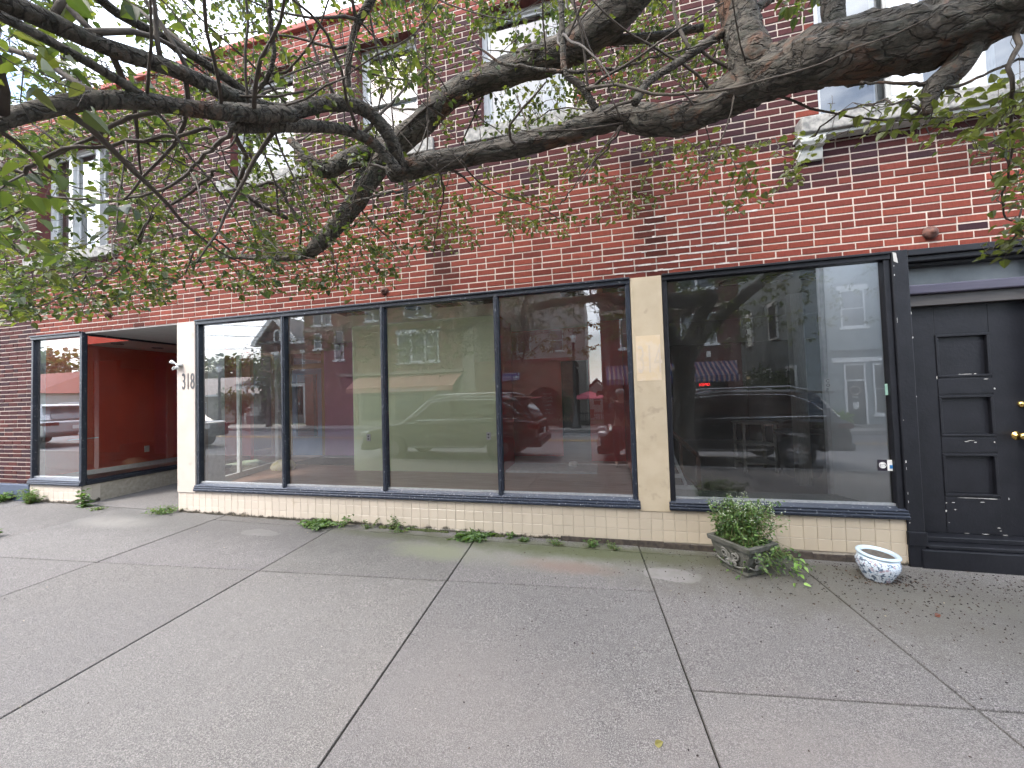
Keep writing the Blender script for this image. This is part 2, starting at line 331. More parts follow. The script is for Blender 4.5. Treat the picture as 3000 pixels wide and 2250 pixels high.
def facade():
    mb = MB(); mm = MB(); rnd = random.Random(3)
    z = .395 - 6 * H_; k = 0
    while z < 6.33:
        zc = z + H_ / 2
        solid = [(XW0, XW1)]
        cut = [(-3.03, 8.27), (8.27, 10.0)] if zc < 2.705 else []
        cut += [(a, b) for a, b, c, d in OPEN if c < zc < d]
        if zc < .395: cut.append((XW0 - 1, -3.0))
        for a, b in cut:
            ns = []
            for p, q in solid:
                if b <= p or a >= q: ns.append((p, q)); continue
                if a > p: ns.append((p, a))
                if b < q: ns.append((b, q))
            solid = ns
        head = (k % 6 == 2)
        off = {0: 0, 1: .5}[k % 2] * BL + rnd.uniform(-.006, .006)
        xs = []; x = XW0 - BL + off
        i = 0
        while x < XW1:
            l = BL if not head else (BL if i % 2 else BL / 2 - .0)
            if not head and rnd.random() < .02: l = BL * .5
            xs.append((x, x + l)); x += l; i += 1
        for p, q in solid:
            nq = max(1, int((q - p) / .09)); 
            for i_ in range(nq):
                a_, b_ = p + (q - p) * i_ / nq, p + (q - p) * (i_ + 1) / nq; s_ = stain((a_ + b_) / 2, zc, .5) * (.80 if zc > darkline(a_) and zc < 5.95 else 1) * rnd.uniform(.93, 1.05); mm.add([(a_, .0042, z), (b_, .0042, z), (b_, .0042, z + H_), (a_, .0042, z + H_)], [(0, 1, 2, 3)], (.50 * s_, .42 * s_, .365 * s_))
            for a, b in xs:
                a2, b2 = max(a, p), min(b, q)
                if b2 - a2 < .03: continue
                jx = rnd.uniform(-.0012, .0012); jz = rnd.uniform(-.0012, .0012); y = rnd.uniform(-.0015, .0015)
                x0 = a2 + (J / 2 if a2 > p else 0) + jx; x1 = b2 - (J / 2 if b2 < q else 0) + jx
                xm = (x0 + x1) / 2
                dk = zc > darkline(xm) + rnd.gauss(0, .07) and zc < 5.95
                if not dk and rnd.random() < .006: dk = True
                if dk and rnd.random() < .03 and xm > -3: dk = False
                c = rnd.choice(DARKC if dk else REDC); f = rnd.uniform(.85, 1.15)
                if zc > 5.98: c = (.19, .05, .04)  # red parapet courses, with overexposed brightness put into the brick colour
                f *= stain(xm, zc, .30) * rnd.uniform(.92, 1.06)
                c = tuple(min(1, v * f) for v in c)
                x0, x1 = sorted((x0, x1)); za, zb = z + JZ / 2 + jz, z + H_ - JZ / 2 + jz; e = .0022
                v = [(x0, .0042, za), (x1, .0042, za), (x1, .0042, zb), (x0, .0042, zb), (x0 + e, y - .0005, za + e), (x1 - e, y - .0005, za + e), (x1 - e, y - .0005, zb - e), (x0 + e, y - .0005, zb - e)]
                mb.add(v, [(4, 5, 6, 7), (0, 1, 5, 4), (1, 2, 6, 5), (2, 3, 7, 6), (3, 0, 4, 7)], c)
        z += H_; k += 1
    w_ = mb.build('wall', brickm, BLD); mm.build('mortar_joints', attr_mat('mortar_tinted', .95, .004, 120, streak=True), BLD)
facade()
# smeared white mortar near the middle pillar
mb = MB(); rnd = random.Random(5)
for k in range(9):
    z = .395 + (33 + 1.0 + k) * H_ + .0
    z = 2.76 + k * H_ + .0
    a, b = 5.75 + .05 * k + rnd.uniform(-.1, .2), 6.75 + .03 * k + rnd.uniform(-.2, .3)
    x = a
    while x < b:
        l = rnd.uniform(.03, .12); h = rnd.uniform(.006, .017) * (1 if rnd.random() > .2 else .3)
        zz = z + rnd.uniform(-.003, .003)
        mb.add([(x, -.0035, zz - h / 2), (x + l, -.0035, zz - h * rnd.uniform(.3, .7)), (x + l, -.0035, zz + h * rnd.uniform(.3, .8)), (x, -.0035, zz + h / 2)], [(0, 1, 2, 3)]); x += l * .97
mb.build('mortar_smear', mat('lime_smear', (.5, .46, .43), (.36, .32, .3), .9, 40), BLD)
# shell: parapet cap, roof, side and back walls
shell = mat('side_brick_render', (.2, .09, .07), (.16, .07, .06), .9, 4, bmp=.004)
mb = MB(); mb.box(XW0, XW1, .02, .3, 5.96, 6.33); mb.box(XW0, XW0 + .25, .02, 12, -.3, 6.3); mb.box(XW1 - .25, XW1, .02, 12, -.6, 6.3); mb.box(XW0, XW1, 11.8, 12.1, -.6, 6.3)
mb.box(-8, -3.25, .05, .3, -.2, 6.0); mb.box(10.0, 12.4, .05, .3, -.5, 2.7); mb.build('side_wall', shell, BLD)
mb = MB(); mb.box(XW0, -3.2, .3, 12, 5.9, 6.0); mb.box(9.6, XW1, .3, 12, 5.9, 6.0); mb.box(-3.2, 9.6, 7.6, 12, 5.9, 6.0); mb.build('roof', plastic, BLD)  # left open above the shops, an added opening to let daylight down
mb = MB(); mb.box(XW0 - .04, XW1 + .04, -.05, .36, 6.325, 6.40); mb.build('parapet_cap', mat('parapet_tile', (.34, .09, .07), (.28, .07, .06), .8, 6, bmp=.003), BLD, bevel=.01)

# ---- upper windows
curtain = mat('white_curtain', (.78, .80, .82), (.6, .63, .66), .85, 18, sc=(6, 6, .3))
def upper(x0, x1, z0, z1, bays, reveal=.12, sillp=.03, curt=((.3, .62),), sill=True):
    fr = MB(); gl = MB(); D = reveal
    f = .055
    fr.box(x0, x0 + f, D, D + .07, z0, z1); fr.box(x1 - f, x1, D, D + .07, z0, z1); fr.box(x0, x1, D - .002, D + .07, z1 - f, z1); fr.box(x0, x1, D - .002, D + .07, z0, z0 + f)
    xs = [x0 + f] + list(bays) + [x1 - f]
    for b0, b1 in zip(xs[:-1], xs[1:]):
        b0b = b0 if b0 == xs[0] else b0 + .045; b1b = b1 if b1 == xs[-1] else b1 - .045
        if b0 != xs[0]: fr.box(b0 - .045, b0 + .045, D - .03, D + .07, z0 + f, z1 - f)
        zm = (z0 + z1) / 2; s = .035
        for (a, b, y) in ((z0 + f, zm + .02, D + .045), (zm - .02, z1 - f, D + .02)):
            fr.box(b0b, b0b + s, y - .004, y + .025, a, b); fr.box(b1b - s, b1b, y - .004, y + .025, a, b)
            fr.box(b0b + s, b1b - s, y - .003, y + .025, a, a + s); fr.box(b0b + s, b1b - s, y - .003, y + .025, b - s, b)
            gl.add([(b0b + s, y + .01, a + s), (b1b - s, y + .01, a + s), (b1b - s, y + .01, b - s), (b0b + s, y + .01, b - s)], [(0, 1, 2, 3)])
    wn = fr.build('window', whitep, BLD); gl.build('pane', UGLASS, wn)
    rv = MB(); rv.box(x0 - .1, x0, .008, D + .1, z0 - .05, z1); rv.box(x1, x1 + .1, .008, D + .1, z0 - .05, z1); rv.box(x0 - .1, x1 + .1, .008, D + .1, z1, z1 + .1)
    rv.build('window_reveal', mat('reveal_brick', (.12, .035, .03), (.08, .026, .025), .9, 30, bmp=.004), BLD)
    cu = MB()
    for a, b in curt:
        n = 26; X0, X1 = x0 + (x1 - x0) * a, x0 + (x1 - x0) * b
        vs = []
        for i in range(n + 1):
            x = X0 + (X1 - X0) * i / n; y = D + .16 + .018 * math.sin(i * 1.9)
            vs += [(x, y, z0), (x, y, z1)]
        cu.add(vs, [(2 * i, 2 * i + 2, 2 * i + 3, 2 * i + 1) for i in range(n)], None, True)
    if curt: cu.build('curtain', curtain, wn)
    bx = MB(); bx.add([(x0 - .08, .42, z0 - .06), (x1 + .08, .42, z0 - .06), (x1 + .08, .42, z1 + .06), (x0 - .08, .42, z1 + .06), (x0 - .08, .2, z0 - .06), (x1 + .08, .2, z0 - .06), (x1 + .08, .2, z1 + .06), (x0 - .08, .2, z1 + .06)],
           [(0, 1, 2, 3), (0, 4, 5, 1), (1, 5, 6, 2), (2, 6, 7, 3), (3, 7, 4, 0)]); bx.build('room', mat('dim_room', (.28, .28, .28), (.2, .2, .2), .9, 3), wn)
    if sill:
        s = MB(); s.box(x0 - .2, x1 + .2, -sillp, D + .02, z0 - .16, z0); s.build('sill', stone, wn, bevel=.012)
    return wn
w1 = upper(-2.98, -1.38, 3.95, 5.68, (-2.45, -1.85), .16, .06, ((.02, .28), (.42, .68)))
w2 = upper(.90, 1.93, 4.57, 5.95, (), .12, .04, ((.05, .4),))
w3 = upper(2.87, 3.68, 4.57, 5.95, (), .12, .04, ((.55, .95),))
w4 = upper(4.46, 5.49, 4.57, 5.95, (), .12, .04, ((.03, .35), (.65, .97)))
w5 = upper(7.70, 10.1, 3.98, 5.75, (8.39, 8.93, 9.5), .10, .12, ((.245, .345), (.55, .62)), sill=False)
mb = MB(); mb.box(7.50, 8.40, -.12, .12, 3.83, 3.98); mb.box(8.43, 10.3, -.12, .12, 3.83, 3.98); mb.build('sill', stone, w5, bevel=.012)
mb = MB(); mb.box(7.48, 10.3, -.09, .008, 3.80, 3.828); mb.box(8.405, 8.425, -.125, 0, 3.82, 3.985); mb.build('sill_moulding', mat('grey_white_paint', (.5, .51, .48), (.36, .37, .35), .7, 20, bmp=.003), w5, bevel=.004)
mb = MB(); mb.prism([(.006, 3.62), (-.03, 3.62), (-.05, 3.68), (-.045, 3.72), (-.085, 3.725), (-.105, 3.76), (-.11, 3.80), (.006, 3.80)], 7.50, 7.69, 'x'); mb.build('bracket', mat('grey_white_paint', (.5, .51, .48)), w5, bevel=.004)
mb = MB(); mb.box(8.30, 8.52, .045, .075, 3.981, 5.7); mb.build('mullion_board', mat('pale_blue_white_board', (.66, .70, .74), (.5, .53, .57), .6, 14, sc=(9, 9, .5)), w5, bevel=.004)

# ---- anchor plates
for (x, z, r) in ((3.2, 2.845, .05), (8.46, 2.845, .055), (-1.35, 2.93, .045)):
    mb = MB(); mb.lathe((0, 0, 0), [(0, .055), (r * .35, .055), (r * .4, .04), (r * .55, .038), (r * .8, .03), (r, .018), (r, 0)], 24)
    mb.v = [(x + a, -c_ + .002, z + b) for a, b, c_ in mb.v]; mb.build('anchor_plate', rust, BLD)

# ---- storefront frames
ZT = 2.705
def frame_win(x0, x1, z0, z1, mull, m, m2, y=-.02, sill=True, fw=.045):
    fr = MB(); fr.box(x0, x0 + fw, y, .05, z0, z1); fr.box(x1 - fw, x1, y, .05, z0, z1)
    fr.box(x0, x1, y - .012, .05, z1 - .06, z1); fr.box(x0, x1, y - .03, .05, z1 - .018, z1 + .004)
    for x in mull: fr.box(x - .026, x + .026, y - .006, .05, z0, z1 - .06); fr.box(x - .012, x + .012, y - .014, .0, z0, z1 - .06)
    o = fr.build('shop_window', m, BLD, bevel=.004)
    s = MB(); s.prism([(.05, z0 - .0), (.05, z0 - .085), (-.052, z0 - .085), (-.058, z0 - .06), (-.045, z0 - .055), (-.05, z0 - .035), (-.036, z0 - .03), (-.04, z0 - .012), (-.02, z0 + .0), (0, z0 + .018), (.05, z0 + .018)], x0 - .02, x1 + .02, 'x')
    s.build('sill', m2, o, bevel=.003)
    g = MB(); xs = [x0 + fw] + list(mull) + [x1 - fw]
    for a, b in zip(xs, xs[1:]): g.add([(a, .022, z0 + .03), (b, .022, z0 + .03), (b, .022, z1 - .06), (a, .022, z1 - .06)], [(0, 1, 2, 3)])
    g.build('glass', GLASS, o)
    t = MB(); t.box(x0 + fw, x1 - fw, .002, .03, z0 + .018, z0 + .036); t.build('glazing_bead', alum, o)
    return o
MW = frame_win(.32, 5.98, .485, ZT, (1.745, 3.168, 4.569), navy, navyl)
RW = frame_win(6.285, 8.15, .485, ZT, (), blackp, navy)
LW = frame_win(-3.03, -1.90, .485, ZT, (), navy, navyl)
# side pane of the left display box, running back along the alcove
fr = MB(); fr.box(-1.925, -1.875, -.03, .03, .40, ZT); fr.box(-1.92, -1.88, .03, 2.0, .40, .485); fr.box(-1.93, -1.865, .03, 2.0, .42, .46); fr.box(-1.92, -1.88, .03, 2.0, ZT - .05, ZT); fr.box(-1.925, -1.875, 1.45, 1.5, .485, ZT - .05); fr.box(-1.925, -1.875, 1.95, 2.0, .485, ZT)
o = fr.build('alcove_window', navy, BLD, bevel=.004)
g = MB(); g.add([(-1.9, .03, .485), (-1.9, 1.95, .485), (-1.9, 1.95, ZT - .05), (-1.9, .03, ZT - .05)], [(0, 1, 2, 3)]); g.build('glass', GLASS, o)
# side pane on the other side of the alcove
fr = MB()
def slant(x0, y0, x1, y1, z0, z1, t, mbx):
    d = Vector((x1 - x0, y1 - y0, 0)).normalized(); n = Vector((-d.y, d.x, 0)) * t / 2
    P = [Vector((x0, y0, 0)) - n, Vector((x1, y1, 0)) - n, Vector((x1, y1, 0)) + n, Vector((x0, y0, 0)) + n]
    mbx.hexa([(p.x, p.y, z0) for p in P], [(p.x, p.y, z1) for p in P])
slant(.03, .1, -.5, 2.09, .33, .42, .05, fr); slant(.03, .1, -.5, 2.09, ZT - .05, ZT, .05, fr); slant(-.487, 2.04, -.513, 2.14, .33, ZT, .06, fr); slant(-.22, 1.03, -.234, 1.08, .42, ZT, .05, fr)
o = fr.build('alcove_window', whitep, BLD); g = MB(); g.add([(.03, .1, .42), (-.5, 2.09, .42), (-.5, 2.09, ZT - .05), (.03, .1, ZT - .05)], [(0, 1, 2, 3)]); g.build('glass', GLASS, o)

# ---- pillars
mb = MB(); mb.box(0, .318, -.035, .14, .375, 2.695); p1 = mb.build('pillar', creamw, BLD, bevel=.006)
mb = MB(); mb.box(5.985, 6.280, -.03, .15, .375, 2.70); p2 = mb.build('pillar', cream, BLD, bevel=.006)
digit = mat('dark_digit', (.05, .05, .055), (.08, .08, .085), .5, 20)
text('house_number', '318', digit, .31, (.085, -.037, 1.775), p1, sx=.50, ext=.003)
ghost = mat('ghost_number_paint', (.47, .41, .35), (.50, .41, .30), .8, 30); ghostp = mat('cleaned_patch', (.54, .45, .34), (.53, .42, .28), .8, 12, .4, .6)
mb = MB(); mb.box(6.015, 6.245, -.0315, -.029, 1.66, 2.11); mb.build('cleaned_patch', ghostp, p2)
text('ghost_number', '314', ghost, .40, (6.02, -.033, 1.74), p2, sx=.40, ext=.0005)
mb = MB(); mb.box(8.155, 8.275, -.035, .25, .0, ZT + .01); mb.box(8.15, 8.285, -.045, .0, .18, .30); mb.build('pilaster', blackp, BLD, bevel=.006)
chip = mat('chipped_paint', (.45, .44, .42), (.3, .3, .29), .8, 60)

# ---- tile base
tilem = attr_mat('glazed_tile', .28, .0008, 14, streak=False)
# grime that builds up along the foot of the tiles
def dirty_tiles():
    m = tilem; nt = m.node_tree; bs = nt.nodes['Principled BSDF']
    a = [n for n in nt.nodes if n.type == 'ATTRIBUTE'][0]
    t = nt.nodes.new('ShaderNodeTexCoord'); sp = nt.nodes.new('ShaderNodeSeparateXYZ'); nt.links.new(t.outputs['Object'], sp.inputs[0])
    n = noise(nt, 9, 7, .72); e = nt.nodes.new('ShaderNodeMath'); e.operation = 'MULTIPLY_ADD'; e.inputs[1].default_value = .0118; nt.links.new(sp.outputs[0], e.inputs[0]); nt.links.new(sp.outputs[2], e.inputs[2])
    k = nt.nodes.new('ShaderNodeMath'); k.operation = 'MULTIPLY_ADD'; k.inputs[1].default_value = -.17; nt.links.new(n, k.inputs[0]); nt.links.new(e.outputs[0], k.inputs[2])
    f = ramp(nt, .028, .006, k.outputs[0])
    c = mixc(nt, f, a.outputs['Color'], (.045, .04, .03))
    c = mixc(nt, ramp(nt, .60, .8, noise(nt, 5, 6, .7)), c, (.40, .33, .24))
    nt.links.new(c, bs.inputs['Base Color'])
dirty_tiles()
def tiles():
    mb = MB(); rnd = random.Random(11); T = .108; g = .0011
    def put(x0, x1, z0, z1, cc):
        y = -.022 + rnd.uniform(-.0006, .0006); e = .0028
        mb.add([(x0, -.008, z0), (x1, -.008, z0), (x1, -.008, z1), (x0, -.008, z1), (x0, y + .002, z0), (x1, y + .002, z0), (x1, y + .002, z1), (x0, y + .002, z1), (x0 + e, y, z0 + e), (x1 - e, y, z0 + e), (x1 - e, y, z1 - e), (x0 + e, y, z1 - e)],
               [(8, 9, 10, 11), (4, 5, 9, 8), (5, 6, 10, 9), (6, 7, 11, 10), (7, 4, 8, 11), (0, 1, 5, 4), (1, 2, 6, 5), (2, 3, 7, 6), (3, 0, 4, 7)], cc)
    def colr(x):
        w_ = max(0, min(1, x / 7)); f = rnd.uniform(.95, 1.04)
        a, b = (.49, .435, .375), (.43, .365, .275); return tuple((a[i] * (1 - w_) + b[i] * w_) * f for i in range(3))
    def run(xa, xb, x_start, ztop=.408, only=None):
        k = 0; x = x_start
        while x < xb - .01:
            x0, x1 = max(x, xa), min(x + T, xb); x += T
            if x1 - x0 < .015: continue
            for r in range(5):
                z1 = ztop - r * T - (.008 if r == 0 and False else 0); z0 = z1 - T
                gr = gz((x0 + x1) / 2, 0) + .004
                if x0 < 7.88 and z0 < gr + .03 and x0 > 5.4 and z1 < .1: continue
                if z1 < gr + .012: continue
                if z0 < gr: z0 = gr + rnd.uniform(0, .006)
                if rnd.random() < .07 and r >= 3 and x0 > 3.5: continue
                put(x0 + g, x1 - g, z0 + g, z1 - g, colr(x0))
    run(0.0, 8.175, .0 - .063)
    mb.build('tile_base', tilem, BLD); mb.__init__(); run(-3.03, -1.9, -3.03); mb.build('tile_base', tilem, BLD)
    # alcove side run
    mb.__init__(); run(0, 2.0, 0, .405); mb.v = [(-1.9 - (y + .02) * 1.0 + .0, x, z + 0) for x, y, z in mb.v]
    mb.v = [(x + .02 - .02, y, z) for x, y, z in mb.v]
    mb.f = [tuple(f) for f in mb.f]; mb.build('tile_base', tilem, BLD)
tiles()
grout = mat('dirty_grout', (.40, .36, .30), (.30, .27, .22), .95, 20, bmp=.003)
mb = MB(); mb.box(0, 8.175, -.014, .25, -.2, .40); mb.box(-3.03, -1.905, -.014, .25, -.1, .40); mb.box(-1.93, -1.893, .2, 2.0, -.1, .40); mb.build('base_wall', grout, BLD)
mb = MB(); rnd = random.Random(4); x = 5.2
while x < 7.9: mb.box(x, x + .25, -.028 - rnd.uniform(0, .006), -.012, -.12, gz(x, 0) + rnd.uniform(.045, .062)); x += .25
mb.build('foundation_strip', mat('black_tar', (.03, .024, .02), (.07, .055, .042), .9, 25, bmp=.008), BLD, bevel=.004)
mb = MB(); mb.box(-8, -3.03, -.035, .1, -.15, .392); mb.build('painted_base', mat('blue_base_paint', (.045, .06, .10), (.06, .08, .125), .5, 5, bmp=.003), BLD, bevel=.01)

# ---- alcove: soffit, entry wall, door
sof = mat('soffit_paint', (.42, .42, .42), (.36, .36, .36), .8, 6)
mb = MB(); mb.box(-1.88, 0.0, .008, 3.4, ZT - .02, ZT + .1); mb.build('soffit', sof, BLD)
mb = MB(); mb.add([(-1.9, 0, gz(-1.9, 0) + .001), (0, 0, gz(0, 0) + .001), (0, 3.4, gz(0, 0) + .06), (-1.9, 3.4, gz(-1.9, 0) + .06)], [(0, 1, 2, 3)], (1, 1, 1)); mb.build('alcove_floor', side_m, BLD)
mb = MB(); mb.box(-.52, -.44, 3.28, 3.36, .2, 2.7); mb.box(-1.42, -1.34, 3.28, 3.36, .2, 2.7); mb.box(-1.9, -.44, 3.28, 3.36, 2.32, 2.42); mb.box(-1.92, -1.84, 3.28, 3.36, .2, 2.7); mb.build('door_frame', tanwood, BLD, bevel=.005)
mb = MB(); mb.box(-1.33, -.53, 3.29, 3.33, .14, .75); mb.box(-1.33, -1.22, 3.29, 3.33, .75, 2.3); mb.box(-.64, -.53, 3.29, 3.33, .75, 2.3); mb.box(-1.22, -.64, 3.29, 3.33, 2.18, 2.3)
dr = mb.build('entry_door', bluedoor, BLD, bevel=.006); mb = MB(); mb.add([(-1.22, 3.31, .75), (-.64, 3.31, .75), (-.64, 3.31, 2.18), (-1.22, 3.31, 2.18)], [(0, 1, 2, 3)]); mb.build('glass', GLASS, dr)

# ---- interiors: added gap behind the shop front, unseen, lets daylight brighten the rooms
CZ = 2.85
skyc = mat('ceiling_paint', (.62, .60, .54), (.58, .56, .50), .8, 2); skyg = mat('grey_ceiling', (.42, .43, .42), (.37, .38, .37), .8, 3)
def quad(name, pts, m): mb = MB(); mb.add(pts, [(0, 1, 2, 3)]); return mb.build(name, m, BLD)
def wallx(name, x, y0, y1, z0, z1, m, t=.08): mb = MB(); mb.box(x - t / 2, x + t / 2, y0, y1, z0, z1); return mb.build(name, m, BLD)
def wally(name, y, x0, x1, z0, z1, m, t=.08): mb = MB(); mb.box(x0, x1, y, y + t, z0, z1); return mb.build(name, m, BLD)
FZ = .33
mb = MB(); mb.add([(-3.2, .0078, 2.72), (9.6, .0078, 2.72), (9.6, .0078, 3.80), (-3.2, .0078, 3.80)], [(0, 3, 2, 1)]); mb.build('added_bounce_panel', mat('bounce_white', (.86, .86, .84), (.82, .82, .80), .8, 3), BLD)  # added white reflector, out of view, bouncing daylight down into the shops
# left display box
mb = MB(); mb.box(-3.2, -1.93, .05, 3.4, FZ - .02, FZ + .06); mb.build('display_floor', floorm, BLD)
wallx('red_wall', -3.12, .05, 3.4, .2, 3.0, reds2); wally('red_wall', 2.75, -3.1, -1.92, .3, 3.0, reds2)
quad('display_ceiling', [(-3.2, .60, 2.66), (-1.9, .60, 2.66), (-1.9, 3.4, 2.66), (-3.2, 3.4, 2.66)], skyc)
mb = MB(); mb.box(-3.082, -3.062, .07, 2.75, .39, .47); mb.box(-3.03, -2.985, .06, .12, .42, 2.7); mb.build('baseboard', whitep, BLD)
for y in (.75, 1.35, 2.0):
    mb = MB(); mb.torus((-2.5, y, 2.658), (0, 0, 1), .075, .009); mb.disc((-2.5, y, 2.664), (0, 0, 1), .07); mb.build('downlight', plastic, BLD)
mb = MB(); mb.box(-3.08, -3.067, 1.5, 1.575, .66, .78); mb.build('socket', paper, BLD)
tag(MB().box(-3.068, -3.052, .42, .80, 1.02, 1.035).build('shelf_rail', whitep), 'thin white strip fixed on the red wall of the left display window', 'rail')
# main store
mb = MB(); mb.add([(-.1, .05, FZ), (6.1, .05, FZ), (6.1, 7, FZ), (-3.1, 7, FZ), (-3.1, 3.35, FZ), (-.5, 2.1, FZ), (0, .12, FZ)], [(0, 1, 2, 3, 4, 5, 6)]); mb.build('shop_floor', floorm, BLD)
quad('shop_ceiling', [(-1.86, .78, CZ), (6.1, .78, CZ), (6.1, 7, CZ), (-1.86, 7, CZ)], skyc)
wally('green_wall', 1.78, 1.42, 4.02, FZ, CZ, green, .1)
mb = MB(); mb.box(.02, .10, .08, .5, FZ, CZ); mb.build('green_wall', green, BLD)
mb = MB(); mb.box(.10, .16, .10, .5, FZ, CZ); mb.build('window_jamb', whitep, BLD)
wallx('red_wall', 4.065, 1.78, 2.62, FZ, CZ, reds); wally('red_wall', 3.42, 3.4, 4.9, FZ, CZ, reds); wally('red_wall', 2.95, 5.45, 6.05, FZ, CZ, reds)
wally('red_wall', 3.4, 4.9, 5.6, 2.2, CZ, reds)
wallx('red_wall', 6.09, .15, 7, FZ, CZ, reds, .06)
wally('mauve_wall', 3.28, -.44, 1.8, FZ, CZ, purple)
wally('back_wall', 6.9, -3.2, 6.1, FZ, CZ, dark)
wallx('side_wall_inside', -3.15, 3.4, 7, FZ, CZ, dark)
mb = MB(); mb.box(.62, .72, .0, .0, 0, 0); 
mb = MB(); mb.box(-.4, 1.5, 2.2, 3.2, FZ + .002, FZ + .012); tag(mb.build('floor_mat', mat('dark_mat', (.05, .045, .04), (.08, .07, .06), .95, 30)), 'dark brown mat on the shop floor before the mauve wall', 'mat')
for (x, z) in ((3.89, .92), (1.72, .90)):
    mb = MB(); mb.box(x - .035, x + .035, 1.765, 1.779, z - .06, z + .06); so_ = mb.build('socket', paper, BLD)
    MB().box(x - .012, x + .012, 1.762, 1.764, z + .012, z + .035).build('outlet', plastic, so_); MB().box(x - .012, x + .012, 1.762, 1.764, z - .035, z - .012).build('outlet', plastic, so_)
for (x, y) in ((3.09, .89), (-.02 + .25, .98), (2.15, .85)):
    mb = MB(); mb.torus((x, y, CZ - .003), (0, 0, 1), .10, .012); mb.disc((x, y, CZ - .004), (0, 0, 1), .095); mb.build('downlight', plastic, BLD)
for (x0, x1, y0, y1) in ((3.42, 3.8, .62, 1.0), (3.95, 4.35, .62, 1.0), (5.2, 5.55, .6, 1.02), (5.72, 6.03, .6, 1.0), (1.9, 2.3, .62, 1.0)): MB().box(x0, x1, max(.79, y0), y1, CZ - .008, CZ - .002).build('ceiling_vent', mat('vent_dark', (.07, .06, .055), (.1, .09, .08), .8, 8), BLD)
# low white platform with paper roll
t = thing('display_platform', 'low white display platform behind the fourth pane of the main shop window', 'platform', (4.85, 2.15, FZ))
MB().box(4.14, 5.56, 1.84, 2.5, FZ + .001, FZ + .035).build('top_board', whitep, t, bevel=.004)
mb = MB(); mb.lathe((5.17, 2.3, FZ + .035), [(.02, .0), (.07, .0), (.07, .05), (.045, .07), (.02, .07), (.02, .0)], 20); tag(mb.build('tape_roll', paper), 'white paper roll lying on the low white display platform', 'roll')
# pale cushion seen low in the first pane
mb = MB(); mb.lathe((-.05, 1.75, FZ), [(.17, 0), (.19, .05), (.16, .12), (.09, .17), (0, .18)], 18, sx=1.2); tag(mb.build('cushion', mat('yellow_cloth', (.5, .46, .22), (.65, .62, .5), .9, 12)), 'pale yellow rounded cushion on the floor behind the leftmost pane', 'cushion')

# right-hand store
F2 = .15
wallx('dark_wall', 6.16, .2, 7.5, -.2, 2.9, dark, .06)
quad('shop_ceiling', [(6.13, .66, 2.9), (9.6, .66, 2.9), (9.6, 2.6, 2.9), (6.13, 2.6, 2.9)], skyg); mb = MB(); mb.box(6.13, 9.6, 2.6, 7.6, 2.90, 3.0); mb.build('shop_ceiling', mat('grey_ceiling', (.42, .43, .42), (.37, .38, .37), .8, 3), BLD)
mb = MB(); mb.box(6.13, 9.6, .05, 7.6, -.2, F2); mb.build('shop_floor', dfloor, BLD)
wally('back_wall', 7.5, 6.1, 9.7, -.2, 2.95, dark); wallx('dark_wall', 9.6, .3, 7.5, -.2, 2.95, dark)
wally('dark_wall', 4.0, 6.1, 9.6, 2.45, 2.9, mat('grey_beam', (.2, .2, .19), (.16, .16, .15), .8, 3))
mb = MB(); mb.box(6.2, 8.1, .05, .54, F2, .452); mb.build('display_ledge', mat('grey_green_carpet', (.10, .12, .11), (.075, .09, .08), .95, 40, bmp=.003), BLD)
pw = mat('pale_grey_partition', (.80, .83, .84), (.74, .77, .78), .7, 4)
mb = MB(); mb.hexa([(8.13, .05, .45), (8.22, .05, .45), (8.22, .62, .3), (7.935, .56, .3)], [(8.13, .05, 2.9), (8.22, .05, 2.9), (8.22, .62, 2.9), (7.935, .56, 2.9)]); mb.build('partition', pw, BLD)
mb = MB(); mb.box(7.90, 7.935, .545, .60, .30, 2.9); mb.build('partition_trim', whitep, BLD, bevel=.003)
mb = MB(); mb.box(7.893, 7.942, .535, .544, 1.51, 1.63); lb = mb.build('wall_label', paper, BLD)
text('label_letters', 'C\nO\nP', digit, .045, (7.905, .533, 1.592), lb, ext=.0005, sx=.9)
mb = MB(); mb.box(8.075, 8.085, .26, .33, .53, .64); mb.build('socket', mat('grey_plate', (.35, .36, .37)), BLD)
for i, x in enumerate((7.32, 7.81, 8.22)):
    mb = MB(); mb.torus((x, 1.24, 2.893), (0, 0, 1), .15, .016, 36); f_ = mb.build('ring_light', plastic, BLD)
    MB().disc((x, 1.24, 2.896), (0, 0, 1), .14, 28).build('lens', mat('frosted_lens', (.6, .6, .5), (.5, .5, .42), .4, 8), f_)
# wooden post
mb = MB(); mb.box(8.36, 8.52, 2.2, 2.34, F2, 2.9); mb.build('post', mat('grey_white_wood', (.34, .35, .32), (.26, .27, .25), .7, 14, sc=(8, 8, 1)), BLD, bevel=.006)
# cart
ow = mat('old_white_wood', (.40, .38, .34), (.30, .28, .25), .6, 14)
t = thing('serving_cart', 'off-white wooden cart with turned legs deep in the dark right-hand shop', 'cart', (8.1, 3.25, F2))
for (x, y) in ((7.96, 3.06), (8.42, 3.06), (7.96, 3.5), (8.42, 3.5)):
    mb = MB(); mb.lathe((x, y, F2), [(.0, .0), (.025, .0), (.03, .03), (.018, .06), (.028, .08), (.022, .2), (.03, .25), (.022, .45), (.03, .5), (.02, .62), (.03, .7), (.028, .82)], 10); lg = mb.build('leg', ow, t)
    MB().cyl((x - .012, y, F2 + .025), (x + .012, y, F2 + .025), .025, n=12).build('wheel', plastic, lg)
for z in (.13, .44): mb = MB(); mb.box(7.94, 8.44, 3.04, 3.52, F2 + z, F2 + z + .035); mb.build('shelf', ow, t, bevel=.004)
mb = MB(); mb.box(7.92, 8.46, 3.02, 3.54, F2 + .8, F2 + .835); mb.build('tray_top', ow, t, bevel=.006)
